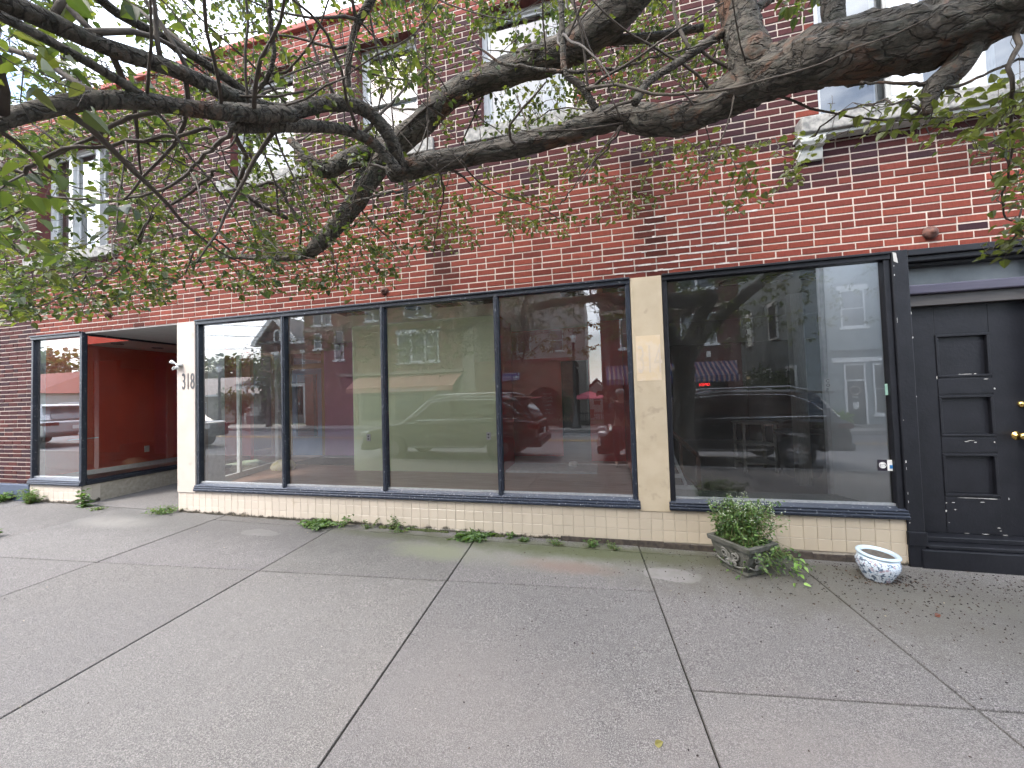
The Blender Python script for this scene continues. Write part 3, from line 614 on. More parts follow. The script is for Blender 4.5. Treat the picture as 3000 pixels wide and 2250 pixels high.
t = thing('barrel', 'dark round bin standing behind the pale post in the right-hand shop', 'bin', (8.72, 2.95, F2))
mb = MB(); mb.lathe((8.72, 2.95, F2), [(.24, 0), (.27, .1), (.30, .35), (.31, .68)], 28); mb.build('drum', mat('navy_plastic', (.02, .028, .05)), t)
mb = MB(); mb.lathe((8.72, 2.95, F2), [(.31, .67), (.33, .68), (.33, .71), (.30, .72), (0, .73)], 28); mb.build('lid', mat('blue_grey_lid', (.10, .13, .17)), t)
# handrail
wood = mat('red_brown_wood', (.13, .055, .035), (.09, .04, .028), .45, 12, sc=(1, 1, 6))
t = thing('stair_rail', 'brown wooden handrail sloping down behind the left edge of the right window', 'handrail', (6.8, 1.85, F2))
mb = MB(); mb.tube([(6.35, 1.85, 1.24), (6.96, 1.85, .62)], .035, 8); mb.build('handrail', wood, t)
mb = MB(); mb.box(6.93, 6.99, 1.82, 1.88, F2, .64); mb.build('newel_post', wood, t, bevel=.004)
mb = MB(); mb.box(6.72, 6.76, 1.83, 1.87, F2 + .1, .84); mb.build('baluster', wood, t); mb = MB(); mb.tube([(6.35, 1.85, .72), (6.95, 1.85, .18)], .02, 6); mb.build('bottom_rail', wood, t)
# leaning white board frame and papers
t = thing('easel', 'white wooden frame leaning on the ledge at the left edge of the right window', 'easel', (6.42, .4, .452))
mb = MB(); mb.tube([(6.35, .46, .98), (6.54, .40, .456)], .016, 6); mb.build('leg', whitep, t); mb = MB(); mb.tube([(6.33, .46, .98), (6.36, .30, .456)], .016, 6); mb.build('leg', whitep, t); MB().box(6.33, 6.46, .39, .41, .62, .66).build('crossbar', whitep, t)
mb = MB()
for i in range(4): a = i * .004; mb.box(6.37 + a, 6.60 - a, .26, .44 + a, .453 + i * .02, .471 + i * .02)
tag(mb.build('paper_stack', paper), 'stack of white papers on the ledge behind the right window', 'papers')
# stickers on the right pane
mb = MB(); mb.box(8.0, 8.068, .016, .0185, .80, .895); s1 = mb.build('sticker', mat('dark_sticker', (.015, .01, .02)), BLD)
mb = MB(); mb.torus((8.034, .0145, .848), (0, 1, 0), .025, .0022, 24, 6); mb.prism([(8.034 + .021 * math.cos(a), .848 + .021 * math.sin(a)) for a in np.linspace(.5, math.pi - .5, 9)], .0138, .0155); mb.prism([(8.034 + .021 * math.cos(a), .848 + .021 * math.sin(a)) for a in np.linspace(math.pi + .5, 2 * math.pi - .5, 9)], .0138, .0155); mb.box(8.018, 8.050, .0135, .0155, .849, .854); mb.box(8.018, 8.050, .0135, .0155, .842, .847); mb.build('sticker_print', paper, s1)
mb = MB(); mb.box(8.0695, 8.125, .016, .0185, .80, .895); s2 = mb.build('sticker', paper, BLD)
mb = MB(); mb.box(8.084, 8.114, .0135, .0155, .82, .85); mb.build('sticker_print', mat('sticker_blue', (.03, .2, .5)), s2)
MB().box(8.085, 8.12, .0155, .0185, 1.46, 1.56).build('sticker', mat('mint_sticker', (.25, .42, .36)), BLD)

# ---- black door
D0, D1 = 8.285, 9.26; Y0 = .16
mb = MB(); mb.box(D0 - .01, 10.0, -.035, .2, 2.655, ZT + .005); mb.box(D0, 10.0, -.01, .2, 2.61, 2.655); mb.box(D0, 10.0, .05, .25, 2.58, 2.61); mb.build('door_cornice', blackp, BLD, bevel=.006)
MB().box(D0, 9.9, .13, .16, 2.42, 2.6).build('transom_glass', mat('painted_transom', (.17, .19, .20), (.12, .135, .145), .25, 4), BLD)
mb = MB(); mb.box(D0, 10, .06, .25, 2.335, 2.42); mb.build('transom_rail', mat('violet_black_paint', (.035, .033, .055), (.05, .045, .07), .4, 10, sc=(.4, 1, 8)), BLD, bevel=.012)
MB().box(D0, 10, .10, .25, 2.235, 2.335).build('door_head', mat('brown_black_paint', (.03, .026, .026), (.045, .04, .038), .5, 8, sc=(.4, 1, 8)), BLD, bevel=.006)
def door():
    d = MB(); x0, x1, y, z0, z1 = 8.30, 9.22, .165, .235, 2.24
    px0, px1 = 8.565, 8.945
    P = [(1.60, 1.98), (1.08, 1.44), (.56, .93)]
    d.box(x0, px0, y, y + .045, z0, z1); d.box(px1, x1, y, y + .045, z0, z1)
    zz = [z0] + [v for p in P[::-1] for v in p] + [z1]
    for a, b in zip(zz[::2], zz[1::2]): d.box(px0, px1, y + .001, y + .045, a, b)
    o = d.build('black_door', blackp, BLD, bevel=.003)
    for a, b in P:
        m_ = MB(); m_.box(px0 + .02, px1 - .02, y + .022, y + .04, a + .02, b - .02)
        fw = .022
        for (q0, q1, r0, r1) in ((px0, px1, a, a + fw), (px0, px1, b - fw, b), (px0, px0 + fw, a + fw, b - fw), (px1 - fw, px1, a + fw, b - fw)): m_.box(q0, q1, y - .006, y + .03, r0, r1)
        m_.build('door_panel', blackp, o, bevel=.004)
    for za, zb in ((1.455, 1.585), (.945, 1.068), (.24, .545)): MB().box(px0, px1, y - .003, y + .002, za, zb).build('patch_board', blackp, o, bevel=.002)
    m_ = MB(); m_.lathe((0, 0, 0), [(0, .075), (.018, .073), (.03, .06), (.03, .045), (.012, .03), (.012, .008), (.035, .006), (.037, 0)], 24); m_.v = [(9.085 + a, y - c, 1.085 + b) for a, b, c in m_.v]; m_.build('knob', brass, o)
    m_ = MB(); m_.lathe((0, 0, 0), [(0, .02), (.02, .018), (.026, .008), (.028, 0)], 20); m_.v = [(9.13 + a, y - c, 1.35 + b) for a, b, c in m_.v]; m_.build('lock', brass, o)
    rnd = random.Random(8); m_ = MB()
    def fl(x, z, w_, h):
        n = 7; pts = [(x + w_ * math.cos(2 * math.pi * i / n) * rnd.uniform(.6, 1), y - .0042, z + h * math.sin(2 * math.pi * i / n) * rnd.uniform(.5, 1)) for i in range(n)]; m_.add(pts, [tuple(range(n))[::-1]])
    for (x, z, w_, h) in ((8.77, 1.622, .06, .005), (8.725, 1.62, .018, .008), (8.83, 1.622, .012, .007), (8.90, 1.575, .02, .004), (8.955, 1.49, .009, .01), (8.74, 1.035, .022, .004), (8.80, 1.03, .016, .006), (8.77, 1.045, .03, .003), (8.93, 1.03, .006, .009),
        (8.75, .548, .15, .003), (8.88, .545, .06, .004), (8.57, .50, .008, .006), (8.62, .505, .014, .004), (8.565, .43, .007, .014), (8.63, .445, .01, .007), (8.82, .515, .02, .004), (8.92, .30, .014, .004), (8.93, .275, .01, .003), (8.58, .33, .004, .006), (8.70, .243, .02, .003), (8.83, .243, .03, .003), (8.96, .242, .02, .004), (9.0, .55, .004, .02), (8.56, 1.60, .004, .02)):
        fl(x, z, w_, h)
    m_.build('paint_chips', chip, o)
door()
mb = MB(); mb.box(8.30, 10, .06, .3, .19, .235); mb.box(8.30, 10, -.02, .2, .155, .19); mb.box(8.24, 10, -.045, .2, -.12, .155); mb.build('door_step', blackp, BLD, bevel=.008)
mb = MB(); rnd = random.Random(9)
for i in range(13):
    z = rnd.uniform(.35, 2.7); x = rnd.choice([8.17, 8.272, 8.272, 8.17]); y = -.0365; h = rnd.uniform(.004, .03) * (1 if z < 2.2 else 1.6); w_ = rnd.uniform(.0015, .005)
    mb.add([(x - w_, y, z), (x + w_, y, z + h * .2), (x + w_ * .5, y, z + h), (x - w_ * .8, y, z + h * .8)], [(0, 1, 2, 3)])
mb.add([(8.17, -.037, 2.62), (8.20, -.037, 2.60), (8.19, -.037, 2.69), (8.165, -.037, 2.7)], [(0, 1, 2, 3)]); mb.build('paint_chips', chip, BLD)
wallx('dark_wall', 9.3, .2, .6, -.2, 2.7, blackp, .04); MB().box(8.2, 10.0, .21, .3, -.1, 2.7).build('door_backing', blackp, BLD); MB().box(9.26, 10.0, .02, .25, -.1, 2.6).build('door_jamb', blackp, BLD, bevel=.006)

# ---- security light on the left pillar
t = thing('security_light', 'small white twin-head security light on the pillar above the 318', 'light', (.07, -.037, 2.10))
MB().lathe((.07, -.05, 2.09), [(.0, 0), (.04, 0), (.04, .03), (0, .032)], 18).build('base', whitep, t)
for (dx, dy, dz) in ((-.065, -.035, .045), (.02, -.04, -.035)):
    mb = MB(); p = Vector((.07, -.06, 2.10)); q = p + Vector((dx, dy, dz)); mb.tube([p, p + (q - p) * .5, q, q + (q - p) * .25], [.008, .012, .024, .022], 12); mb.build('lamp_head', whitep, t)
mb = MB(); mb.tube([(.05, -.06, 2.08), (-.01, -.08, 2.04), (-.02, -.08, 2.06), (.0, -.07, 2.09)], .007, 6); mb.build('bracket', whitep, t)

# ================================================================== POTS, WEEDS, LITTER
def leafset(mb, P, dirs, size, cols, rnd, droop=.3, asp=.62):
    """ovate folded leaves, each four small faces, set at points P"""
    for p, d in zip(P, dirs):
        l = size * rnd.uniform(.65, 1.25); w_ = l * asp * .5 * rnd.uniform(.8, 1.15)
        t = Vector(d); t.z -= droop; t = t.normalized() if t.length > 1e-5 else Vector((1, 0, 0))
        n = Vector((rnd.gauss(0, .5), rnd.gauss(0, .5), 1)); s = t.cross(n); s = s.normalized() if s.length > 1e-5 else Vector((0, 1, 0)); n = s.cross(t)
        p = Vector(p); c = rnd.choice(cols); f = rnd.uniform(.75, 1.25); c = tuple(v * f for v in c)
        b = p + t * l * .12; k = n * w_ * .45
        v = [b, p + t * l * .38 + s * w_ * .92 + k, p + t * l * .72 + s * w_ * .66 + k * .5, p + t * l * 1.05 - n * l * .06, p + t * l * .72 - s * w_ * .66 + k * .5, p + t * l * .38 - s * w_ * .92 + k, p + t * l * .22 + s * w_ * .6 + k * .7, p + t * l * .22 - s * w_ * .6 + k * .7]
        mb.add(v, [(0, 6, 1, 2, 3), (0, 3, 4, 5, 7)], c)
leafm = attr_mat('leaf', .45, 0, streak=False, transl=.35)
LG = [(.032, .052, .017), (.044, .070, .020), (.058, .085, .022), (.036, .056, .026), (.074, .098, .026)]
WG = [(.060, .115, .03), (.08, .145, .04), (.05, .095, .028), (.10, .16, .06)]
bstem = mat('green_stem', (.12, .17, .05), (.16, .13, .06), .7, 30)
bark = None
def plant(name, label, c, h, spread, n, size, cols, group=None, lean=(0, 0), seed=0, cat='weed', leaves=7, stiff=.8, asp=.6):
    rnd = random.Random(seed + 100); t = thing(name, label, cat, c, group); st = MB(); lf = MB(); P = []; Dn = []
    for i in range(n):
        a = rnd.uniform(0, 6.283); r = rnd.random() ** .6 * spread; hh = h * rnd.uniform(.45, 1.0)
        p = Vector(c) + Vector((math.cos(a) * r * .35, math.sin(a) * r * .3, 0)); pts = [p]
        d = Vector((math.cos(a) * r + lean[0], math.sin(a) * r * .6 + lean[1], 0)); m = 6
        for k in range(1, m + 1):
            u = k / m; q = p + d * u ** 1.4 + Vector((rnd.gauss(0, .008), rnd.gauss(0, .008), hh * (u - (1 - stiff) * u ** 2.5))); pts.append(q)
            for _ in range(max(1, leaves // m + (rnd.random() < .5))):
                P.append(pts[-2].lerp(q, rnd.random())); Dn.append((math.cos(rnd.uniform(0, 6.28)), math.sin(rnd.uniform(0, 6.28)), rnd.uniform(-.2, .6)))
        st.tube(pts, [.0028 * (1 - .7 * k / m) + .0006 for k in range(m + 1)], 4)
    leafset(lf, P, Dn, size, cols, rnd, .15, asp); st.build('stem', bstem, t); lf.build('leaves', leafm, t); return t
wx = [(-3.55, -.12, .17, .34, 46, .055, 'dark green broad-leaved weed clump before the blue painted wall base', 1.0), (-2.86, -.09, .26, .24, 40, .045, 'bushy green weed growing where the blue base meets the cream tiles', .9),
      (-1.72, -.08, .30, .10, 6, .085, 'tall weed with large heart-shaped leaves at the corner of the left display window', .9), (-.18, -.07, .13, .28, 30, .035, 'low yellowish green weed at the foot of the pale 318 pillar', .7),
      (2.36, -.13, .10, .22, 34, .06, 'spreading leafy weed in the joint below the second pane', .55), (2.62, -.06, .24, .14, 4, .05, 'thin weed with a curved stem leaning right below the second pane', .8),
      (2.98, -.07, .13, .10, 6, .03, 'small wispy weed growing just left of the second mullion', .9), (3.30, -.07, .22, .12, 8, .035, 'upright pale weed below the third pane', .9), (3.42, -.09, .07, .16, 10, .03, 'low pale weed beside the upright pale weed', .8),
      (4.28, -.12, .07, .20, 26, .075, 'flat dandelion-like weed rosette at the sidewalk joint end', .4), (4.66, -.08, .09, .08, 7, .03, 'tiny weed sprig below the fourth pane', .8), (4.82, -.11, .06, .07, 8, .035, 'short leaf tuft in the crack below the fourth pane', .6),
      (5.18, -.13, .08, .10, 12, .022, 'feathery pale weed in the crack below the fourth pane', .8), (5.52, -.12, .10, .05, 8, .04, 'bright green small tuft left of the middle pillar', .8), (5.72, -.14, .08, .08, 12, .02, 'feathery weed below the middle pillar', .8),
      (-1.22, -1.14, .12, .10, 18, .05, 'green weed poking in at the left edge of the sidewalk', .8), (-1.35, -.16, .05, .14, 12, .025, 'low wispy weed on the alcove threshold', .6)]
for i, (x, y, h, s, n, sz, lb, stf) in enumerate(wx):
    plant('weed', lb, (x, y, gz(x, y) - .005), h, s, n, sz, WG, 'weeds along the foot of the shop front', seed=i, stiff=stf, lean=((.12, 0) if i == 5 else (0, 0)))
# moss cushions in the dark crack
mossm = mat('moss', (.045, .055, .012), (.02, .028, .01), 1, 60, bmp=.006)
mb = MB(); rnd = random.Random(2)
for (a, b) in ((3.12, 3.3), (3.45, 3.62), (3.6, 3.95), (4.3, 4.6), (6.9, 7.2)):
    x = a
    while x < b: r = rnd.uniform(.015, .038); mb.lathe((x, -.035, gz(x, 0) - .004), [(r, 0), (r * .9, r * .4), (r * .5, r * .8), (0, r * .95)], 9, sy=.8); x += r * 1.1
o = mb.build('moss', mossm); tag(o, 'dark green moss filling the crack at the foot of the tiles', 'moss'); o['kind'] = 'stuff'
# sidewalk litter: dark dropped berries and bits of bark
mb = MB(); rnd = random.Random(6)
def blob(x, y, r, c):
    z = gz(x, y); a = rnd.uniform(0, 3.1); ca, sa = math.cos(a), math.sin(a); v = []
    for k in range(5): t = k * 1.2566; px, py = r * math.cos(t), r * .6 * math.sin(t); v.append((x + px * ca - py * sa, y + px * sa + py * ca, z + r * .25))
    v.append((x, y, z + r * .9)); mb.add(v + [(p[0], p[1], z) for p in v[:5]], [(k, (k + 1) % 5, 5) for k in range(5)] + [(6 + k, 6 + (k + 1) % 5, (k + 1) % 5, k) for k in range(5)], c)
DK = [(.02, .015, .012), (.03, .02, .014), (.015, .012, .012), (.05, .03, .02)]
for i in range(1500):
    x = rnd.gauss(7.9, .95); y = -.08 - abs(rnd.gauss(0, .5))
    if rnd.random() < .25: x = rnd.uniform(4.8, 9.6); y = -rnd.random() ** 1.6 * 2.6
    blob(x, y, rnd.uniform(.003, .0078), rnd.choice(DK))
for i in range(320): blob(rnd.uniform(-3, 9), -rnd.random() ** 1.3 * 3, rnd.uniform(.002, .006), rnd.choice(DK + [(.3, .28, .25), (.35, .3, .2)]))
for i in range(170): blob(rnd.gauss(7.8, .10), -.33 + rnd.gauss(0, .05), rnd.uniform(.004, .010), rnd.choice(DK + [(.08, .045, .03)]))
o = mb.build('litter', attr_mat('litter_bits', .9, 0, streak=False)); tag(o, 'dark fallen berries and bark crumbs scattered over the sidewalk', 'litter'); o['kind'] = 'stuff'
for (u, v, c, lb) in ((1412 * 1.3562, 1612 * 1.3562, (.22, .20, .07), 'yellow fallen leaf on the sidewalk near the bottom edge'), (1888 * 1.3562, 1250 * 1.3562, (.24, .25, .10), 'pale yellow-green fallen leaf just left of the porcelain pot'), (2018 * 1.3562, 1333 * 1.3562, (.11, .035, .02), 'reddish fallen leaf lying apart on the right side of the sidewalk'),
                      (2220, 1610, (.12, .07, .04), 'brown curled fallen leaf between the planter and the porcelain pot')):
    d = at(u, v, 1) - CP; tt = (gz(*CP[:2]) - CP[2]) / (d[2] + .0118 * d[0] - .015 * d[1]); p = CP + d * tt
    mb = MB(); leafset(mb, [(p[0], p[1], gz(p[0], p[1]) + .006)], [(1, .4, .12)], .045, [c], rnd, 0, .6); tag(mb.build('fallen_leaf', leafm), lb, 'leaf', 'fallen leaves on the sidewalk')

# concrete planter with scroll relief, turned a corner towards the viewer
conc = mat('mossy_cast_stone', (.095, .092, .08), (.04, .042, .03), .9, 16, .3, .65, bmp=.006, bscale=70)
concl = mat('worn_relief_stone', (.20, .195, .175), (.11, .108, .095), .9, 22, bmp=.004)
PC = (6.78, -.34, gz(6.78, -.34)); t = thing('planter', 'weathered concrete planter with scroll relief tilted out below the right window', 'planter', PC)
ang = R(-56); ca, sa = math.cos(ang), math.sin(ang)
def pl(x, y, z): return (PC[0] + x * ca - y * sa, PC[1] + x * sa + y * ca, PC[2] + z)
def rect(hx, hy, z): return [pl(-hx, -hy, z), pl(hx, -hy, z), pl(hx, hy, z), pl(-hx, hy, z)]
mb = MB(); prof = [(.125, .105, 0), (.13, .11, .02), (.115, .095, .035), (.145, .12, .10), (.172, .142, .18), (.18, .148, .225)]
for a, b in zip(prof, prof[1:]): mb.hexa(rect(*a), rect(*b))
mb.build('body', conc, t, bevel=.006)
mb = MB(); o_ = [(.196, .164, .222), (.202, .17, .262)]; i_ = (.166, .134)
A, B = rect(*o_[0]), rect(*o_[1]); Ci, Di = rect(i_[0], i_[1], .262), rect(i_[0], i_[1], .222)
mb.add(A + B + Ci + Di, [(k, (k + 1) % 4, (k + 1) % 4 + 4, k + 4) for k in range(4)] + [(k + 4, (k + 1) % 4 + 4, (k + 1) % 4 + 8, k + 8) for k in range(4)] + [(k + 8, (k + 1) % 4 + 8, (k + 1) % 4 + 12, k + 12) for k in range(4)] + [(3, 2, 14, 15), (0, 3, 15, 12), (2, 1, 13, 14), (1, 0, 12, 13)])
mb.build('rim', conc, t, bevel=.004)
def scroll(mb, face, cx, cz, r, sgn, turns=1.6):
    pts = []
    for k in range(26):
        u = k / 25; a = sgn * u * turns * 6.283 + 1.2; rr = r * (1 - .82 * u); px, pz = cx + sgn * rr * math.cos(a) * -1, cz + rr * math.sin(a); s = .118 + (pz - .035) * .24
        pts.append(pl(px, -(s * .86 + .02), pz) if face == 0 else pl(s + .022, px, pz))
    mb.tube(pts, [.0085 * (1 - .5 * k / 25) for k in range(26)], 6)
for fc in (0, 1):
    mb = MB(); w_ = .085 if fc == 0 else .07
    scroll(mb, fc, -w_ * .55, .15, .040, 1); scroll(mb, fc, w_ * .55, .15, .040, -1); scroll(mb, fc, -w_ * .35, .085, .022, -1); scroll(mb, fc, w_ * .35, .085, .022, 1)
    for dx in (-.022, 0, .022):
        pts = []
        for k in range(7): u = k / 6; z = .06 + .11 * u; x = dx * u * 1.6; s = .118 + (z - .035) * .24; pts.append(pl(x, -(s * .86 + .02), z) if fc == 0 else pl(s + .022, x, z))
        mb.tube(pts, [.004, .007, .008, .008, .007, .006, .003], 6)
    bw = .13 if fc == 0 else .105
    pts = []
    for k in range(13): u = -1 + k / 6; z = .055 + .035 * u * u; s = .118 + (z - .035) * .24; pts.append(pl(bw * u, -(s * .86 + .018), z) if fc == 0 else pl(s + .02, bw * u, z))
    mb.tube(pts, .006, 6); mb.build('scroll_relief', concl, t)
mb = MB(); mb.add(rect(.168, .136, .235), [(0, 1, 2, 3)]); mb.build('soil', soil, t)
def bush():
    rnd = random.Random(31); t = thing('planter_weeds', 'overgrown green weeds with small buds spilling from the concrete planter', 'plant', (PC[0], PC[1], PC[2] + .235)); st = MB(); P = []; Dn = []; bd = MB()
    for i in range(190):
        c = Vector(pl(rnd.uniform(-.15, .15), rnd.uniform(-.12, .12), .235)); a = rnd.uniform(0, 6.28); low = rnd.random() < .3
        hh = rnd.uniform(.16, .36) if not low else rnd.uniform(-.02, .12); sp = rnd.uniform(.03, .20) if not low else rnd.uniform(.16, .36)
        d = Vector((math.cos(a) * sp + (.16 if low else .04), math.sin(a) * sp * .6, 0)); pts = [c]; m = 7
        if c.y + d.y > -.06: d.y = -.06 - c.y
        for k in range(1, m + 1):
            u = k / m; q = c + d * u ** 1.3 + Vector((rnd.gauss(0, .006), rnd.gauss(0, .006), hh * (1.25 * u - .25 * u * u) - (.22 * u * u if low else 0))); pts.append(q)
            for _ in range(3): P.append(pts[-2].lerp(q, rnd.random()) + Vector((rnd.gauss(0, .012), rnd.gauss(0, .012), rnd.gauss(0, .01)))); aa = rnd.uniform(0, 6.28); Dn.append((math.cos(aa), math.sin(aa), rnd.uniform(-.5, .6)))
        st.tube(pts, [.002 * (1 - .6 * k / m) + .0005 for k in range(m + 1)], 4)
        if not low and rnd.random() < .6:
            for _ in range(5): q = pts[-1] + Vector((rnd.gauss(0, .012), rnd.gauss(0, .012), rnd.uniform(-.02, .025))); bd.lathe(q, [(0, -.004), (.0035, 0), (.0025, .004), (0, .005)], 5)
    for k in range(9):      # a few taller sprigs
        a = rnd.uniform(-.2, .3); c = Vector(pl(rnd.uniform(-.15, .12), 0, .26)); pts = [c + Vector((a * u * (1.3 if k > 4 else -.7), -.02 * u, .40 * u * (1 - .15 * u))) for u in (0, .25, .5, .75, 1)]; st.tube(pts, [.0025, .002, .0016, .0012, .0008], 4)
        for u in range(14): P.append(pts[rnd.randrange(1, 4)].lerp(pts[4], rnd.random()) + Vector((rnd.gauss(0, .015), 0, 0))); Dn.append((rnd.uniform(-1, 1), rnd.uniform(-1, .2), rnd.uniform(-.9, .2)))
    lf = MB(); leafset(lf, P, Dn, .033, [(.055, .11, .03), (.075, .14, .04), (.045, .085, .028), (.11, .18, .05)], rnd, .3, .6)
    big = [Vector(pl(.1, 0, .1)) + Vector((.22 + .13 * rnd.random(), -.05 + rnd.gauss(0, .05), rnd.uniform(-.12, .08))) for _ in range(16)]; leafset(lf, big, [(rnd.uniform(-.5, 1), rnd.uniform(-1, 0), rnd.uniform(-.6, .4)) for _ in big], .055, [(.2, .33, .08), (.16, .28, .06)], rnd, .2, .55)
    st.build('stem', bstem, t); lf.build('leaves', leafm, t); bd.build('buds', mat('white_bud', (.55, .6, .45), (.4, .48, .3), .7, 30), t)
bush()
# porcelain pot, leaning a little
def porcelain():
    m, nt, bs = _mat('painted_porcelain'); bs.inputs['Roughness'].default_value = .16; bs.inputs['Coat Weight'].default_value = .4
    n = noise(nt, 42, 3, .55, dist=.8); n2 = noise(nt, 80, 3, .5); n3 = noise(nt, 30, 2, .5)
    t = nt.nodes.new('ShaderNodeTexCoord'); sp = nt.nodes.new('ShaderNodeSeparateXYZ'); nt.links.new(t.outputs['Object'], sp.inputs[0])
    c = mixc(nt, ramp(nt, .53, .56, n), (.58, .64, .70), (.10, .13, .18)); c = mixc(nt, ramp(nt, .60, .64, n3), c, (.38, .30, .34)); c = mixc(nt, ramp(nt, .60, .63, n2), c, (.16, .26, .40))
    up = ramp(nt, .168, .172, sp.outputs[2]); c = mixc(nt, up, c, (.66, .77, .86)); nt.links.new(c, bs.inputs['Base Color']); return m
pc = (7.76, -.30, gz(7.76, -.30)); t = thing('porcelain_pot', 'blue and white porcelain pot with painted flowers standing near the black pilaster', 'pot', pc)
mb = MB(); mb.lathe(pc, [(.0, .004), (.085, .0), (.09, .012), (.098, .03), (.120, .07), (.136, .115), (.137, .145), (.126, .172), (.116, .185)], 48); ob = mb.build('bowl', porcelain(), t)
mb = MB(); mb.lathe(pc, [(.115, .184), (.128, .188), (.136, .197), (.134, .207), (.124, .212), (.110, .210), (.102, .200), (.100, .18)], 48); mb.build('rim', mat('pale_glaze', (.50, .60, .67), (.45, .55, .62), .15, 8), t)
MB().disc((pc[0], pc[1], pc[2] + .188), (0, 0, 1), .106, 32).build('soil', mat('damp_soil', (.10, .085, .07), (.055, .045, .035), .9, 50, bmp=.006), t)
t.rotation_euler = (R(3), R(3), 0)

# ================================================================== THE STREET BEHIND THE CAMERA
def car(name, label, x0, yn, L_, W_, Hh, paint, kind='suv', plate=True):
    z = rz_(x0 + L_ / 2) + .02; t = thing(name, label, 'car', (x0 + L_ / 2, yn - W_ / 2, z), 'cars parked along the near kerb'); s = L_ / 4.9; h = Hh / 1.7
    wx0, wx1, wr = .95 * s, 3.92 * s, .36 if kind == 'suv' else .32; zb = .30 if kind == 'suv' else .22
    belt = 1.03 * h if kind == 'suv' else .9
    arch = lambda cx: [(cx + (wr + .06) * math.cos(a), max(zb, wr + (wr + .06) * math.sin(a))) for a in np.linspace(math.pi, 0, 11)]
    low = [(.06 * s, zb + .08)] + arch(wx0) + arch(wx1) + [(4.84 * s, zb + .12)]
    top = [(4.88 * s, .62 * h), (4.84 * s, belt - .04), (4.6 * s, belt + .02), (2.8 * s, belt + .02), (1.35 * s, belt), (.75 * s, belt - .09), (.25 * s, belt - .2), (.04 * s, .62 * h)]
    b = MB(); b.prism([(x0 + a, z + c) for a, c in low + top], yn - W_, yn); b.build('body', paint, t, bevel=.07, seg=3)
    if kind == 'suv': g = [(1.22, belt - .02), (1.95, 1.60 * h), (2.6, 1.69 * h), (3.9, 1.66 * h), (4.35, 1.58 * h), (4.74, belt)]
    else: g = [(1.3, belt - .02), (2.15, 1.34), (2.7, 1.42), (3.35, 1.38), (4.25, belt)]
    gb = MB(); bot = []; ni = .13
    lo_ = [(g[0][0], g[0][1]), (g[-1][0], g[-1][1])]
    def gy(zz): return ni * max(0, (zz - belt)) / (.66 * h)
    front = [(x0 + a * s, yn - .03 - gy(c), z + c) for a, c in g]; back = [(x0 + a * s, yn - W_ + .03 + gy(c), z + c) for a, c in g]
    gb.hexa(front, back); gb.build('cabin', paint, t, bevel=.05, seg=3)
    # side glass, proud of the cabin
    gl = MB(); ins = [(1.55, belt + .05), (2.08, 1.52 * h), (2.7, 1.57 * h), (3.85, 1.54 * h), (4.25, 1.36 * h), (4.45, belt + .10)] if kind == 'suv' else [(1.6, belt + .04), (2.25, 1.27), (2.7, 1.33), (3.25, 1.3), (3.95, belt + .05)]
    cuts = [ins[0][0], 2.55, 3.5, ins[-1][0]] if kind == 'suv' else [ins[0][0], 2.6, ins[-1][0]]
    def topz(x):
        for (a, c), (a2, c2) in zip(ins, ins[1:]):
            if a <= x <= a2: return c + (c2 - c) * (x - a) / (a2 - a)
        return ins[-1][1]
    zl = belt + .05
    for a, c in zip(cuts, cuts[1:]):
        xs = [a + .025] + [p[0] for p in ins if a + .05 < p[0] < c - .05] + [c - .025]
        up = [(x, max(zl + .01, topz(x))) for x in xs]; poly = [(xs[0], zl), (xs[-1], zl + (.04 if kind == 'suv' and c == cuts[-1] else 0))] + up[::-1]
        for side in (1, -1): gl.add([(x0 + x * s, (yn - .024 - gy(q)) if side > 0 else (yn - W_ + .024 + gy(q)), z + q) for x, q in poly], [tuple(range(len(poly)))[::side]])
    gl.build('side_glass', mat('car_glass', (.01, .011, .012), (.014, .015, .016), .04, 3, spec=.8), t)
    mb = MB(); pts = [(x0 + x * s, yn - .02 - gy(topz(x)), z + topz(x) + .015) for x in np.linspace(cuts[0] + .02, cuts[-1], 18)]
    mb.tube(pts, .011, 5); mb.tube([(x0 + cuts[0] * s, yn - .018, z + zl - .012), (x0 + cuts[-1] * s, yn - .018, z + zl + .02)], .010, 5); mb.build('window_trim', chrome, t)
    if kind == 'suv':
        for yy in (yn - .22, yn - W_ + .22): mb = MB(); mb.tube([(x0 + 1.95 * s, yy, z + 1.62 * h), (x0 + 2.2 * s, yy, z + 1.72 * h), (x0 + 3.9 * s, yy, z + 1.73 * h), (x0 + 4.25 * s, yy, z + 1.64 * h)], .016, 6); mb.build('roof_rail', alum, t)
        mb = MB(); mb.prism([(x0 + 4.15 * s, z + 1.63 * h), (x0 + 4.7 * s, z + 1.60 * h), (x0 + 4.7 * s, z + 1.56 * h), (x0 + 4.2 * s, z + 1.57 * h)], yn - W_ + .2, yn - .2); mb.build('spoiler', paint, t, bevel=.01)
        mb = MB(); mb.box(x0 + 1.5 * s, x0 + 3.4 * s, yn - .002, yn + .006, z + .40, z + .425); mb.build('door_strip', chrome, t)
    for hx in (2.35, 3.3): mb = MB(); mb.box(x0 + hx * s, x0 + (hx + .2) * s, yn, yn + .025, z + belt - .13, z + belt - .10); mb.build('door_handle', chrome, t, bevel=.006)
    # rear window, lamps, bumper, plate
    rx = x0 + (4.62 if kind == 'suv' else 4.0) * s
    mb = MB()
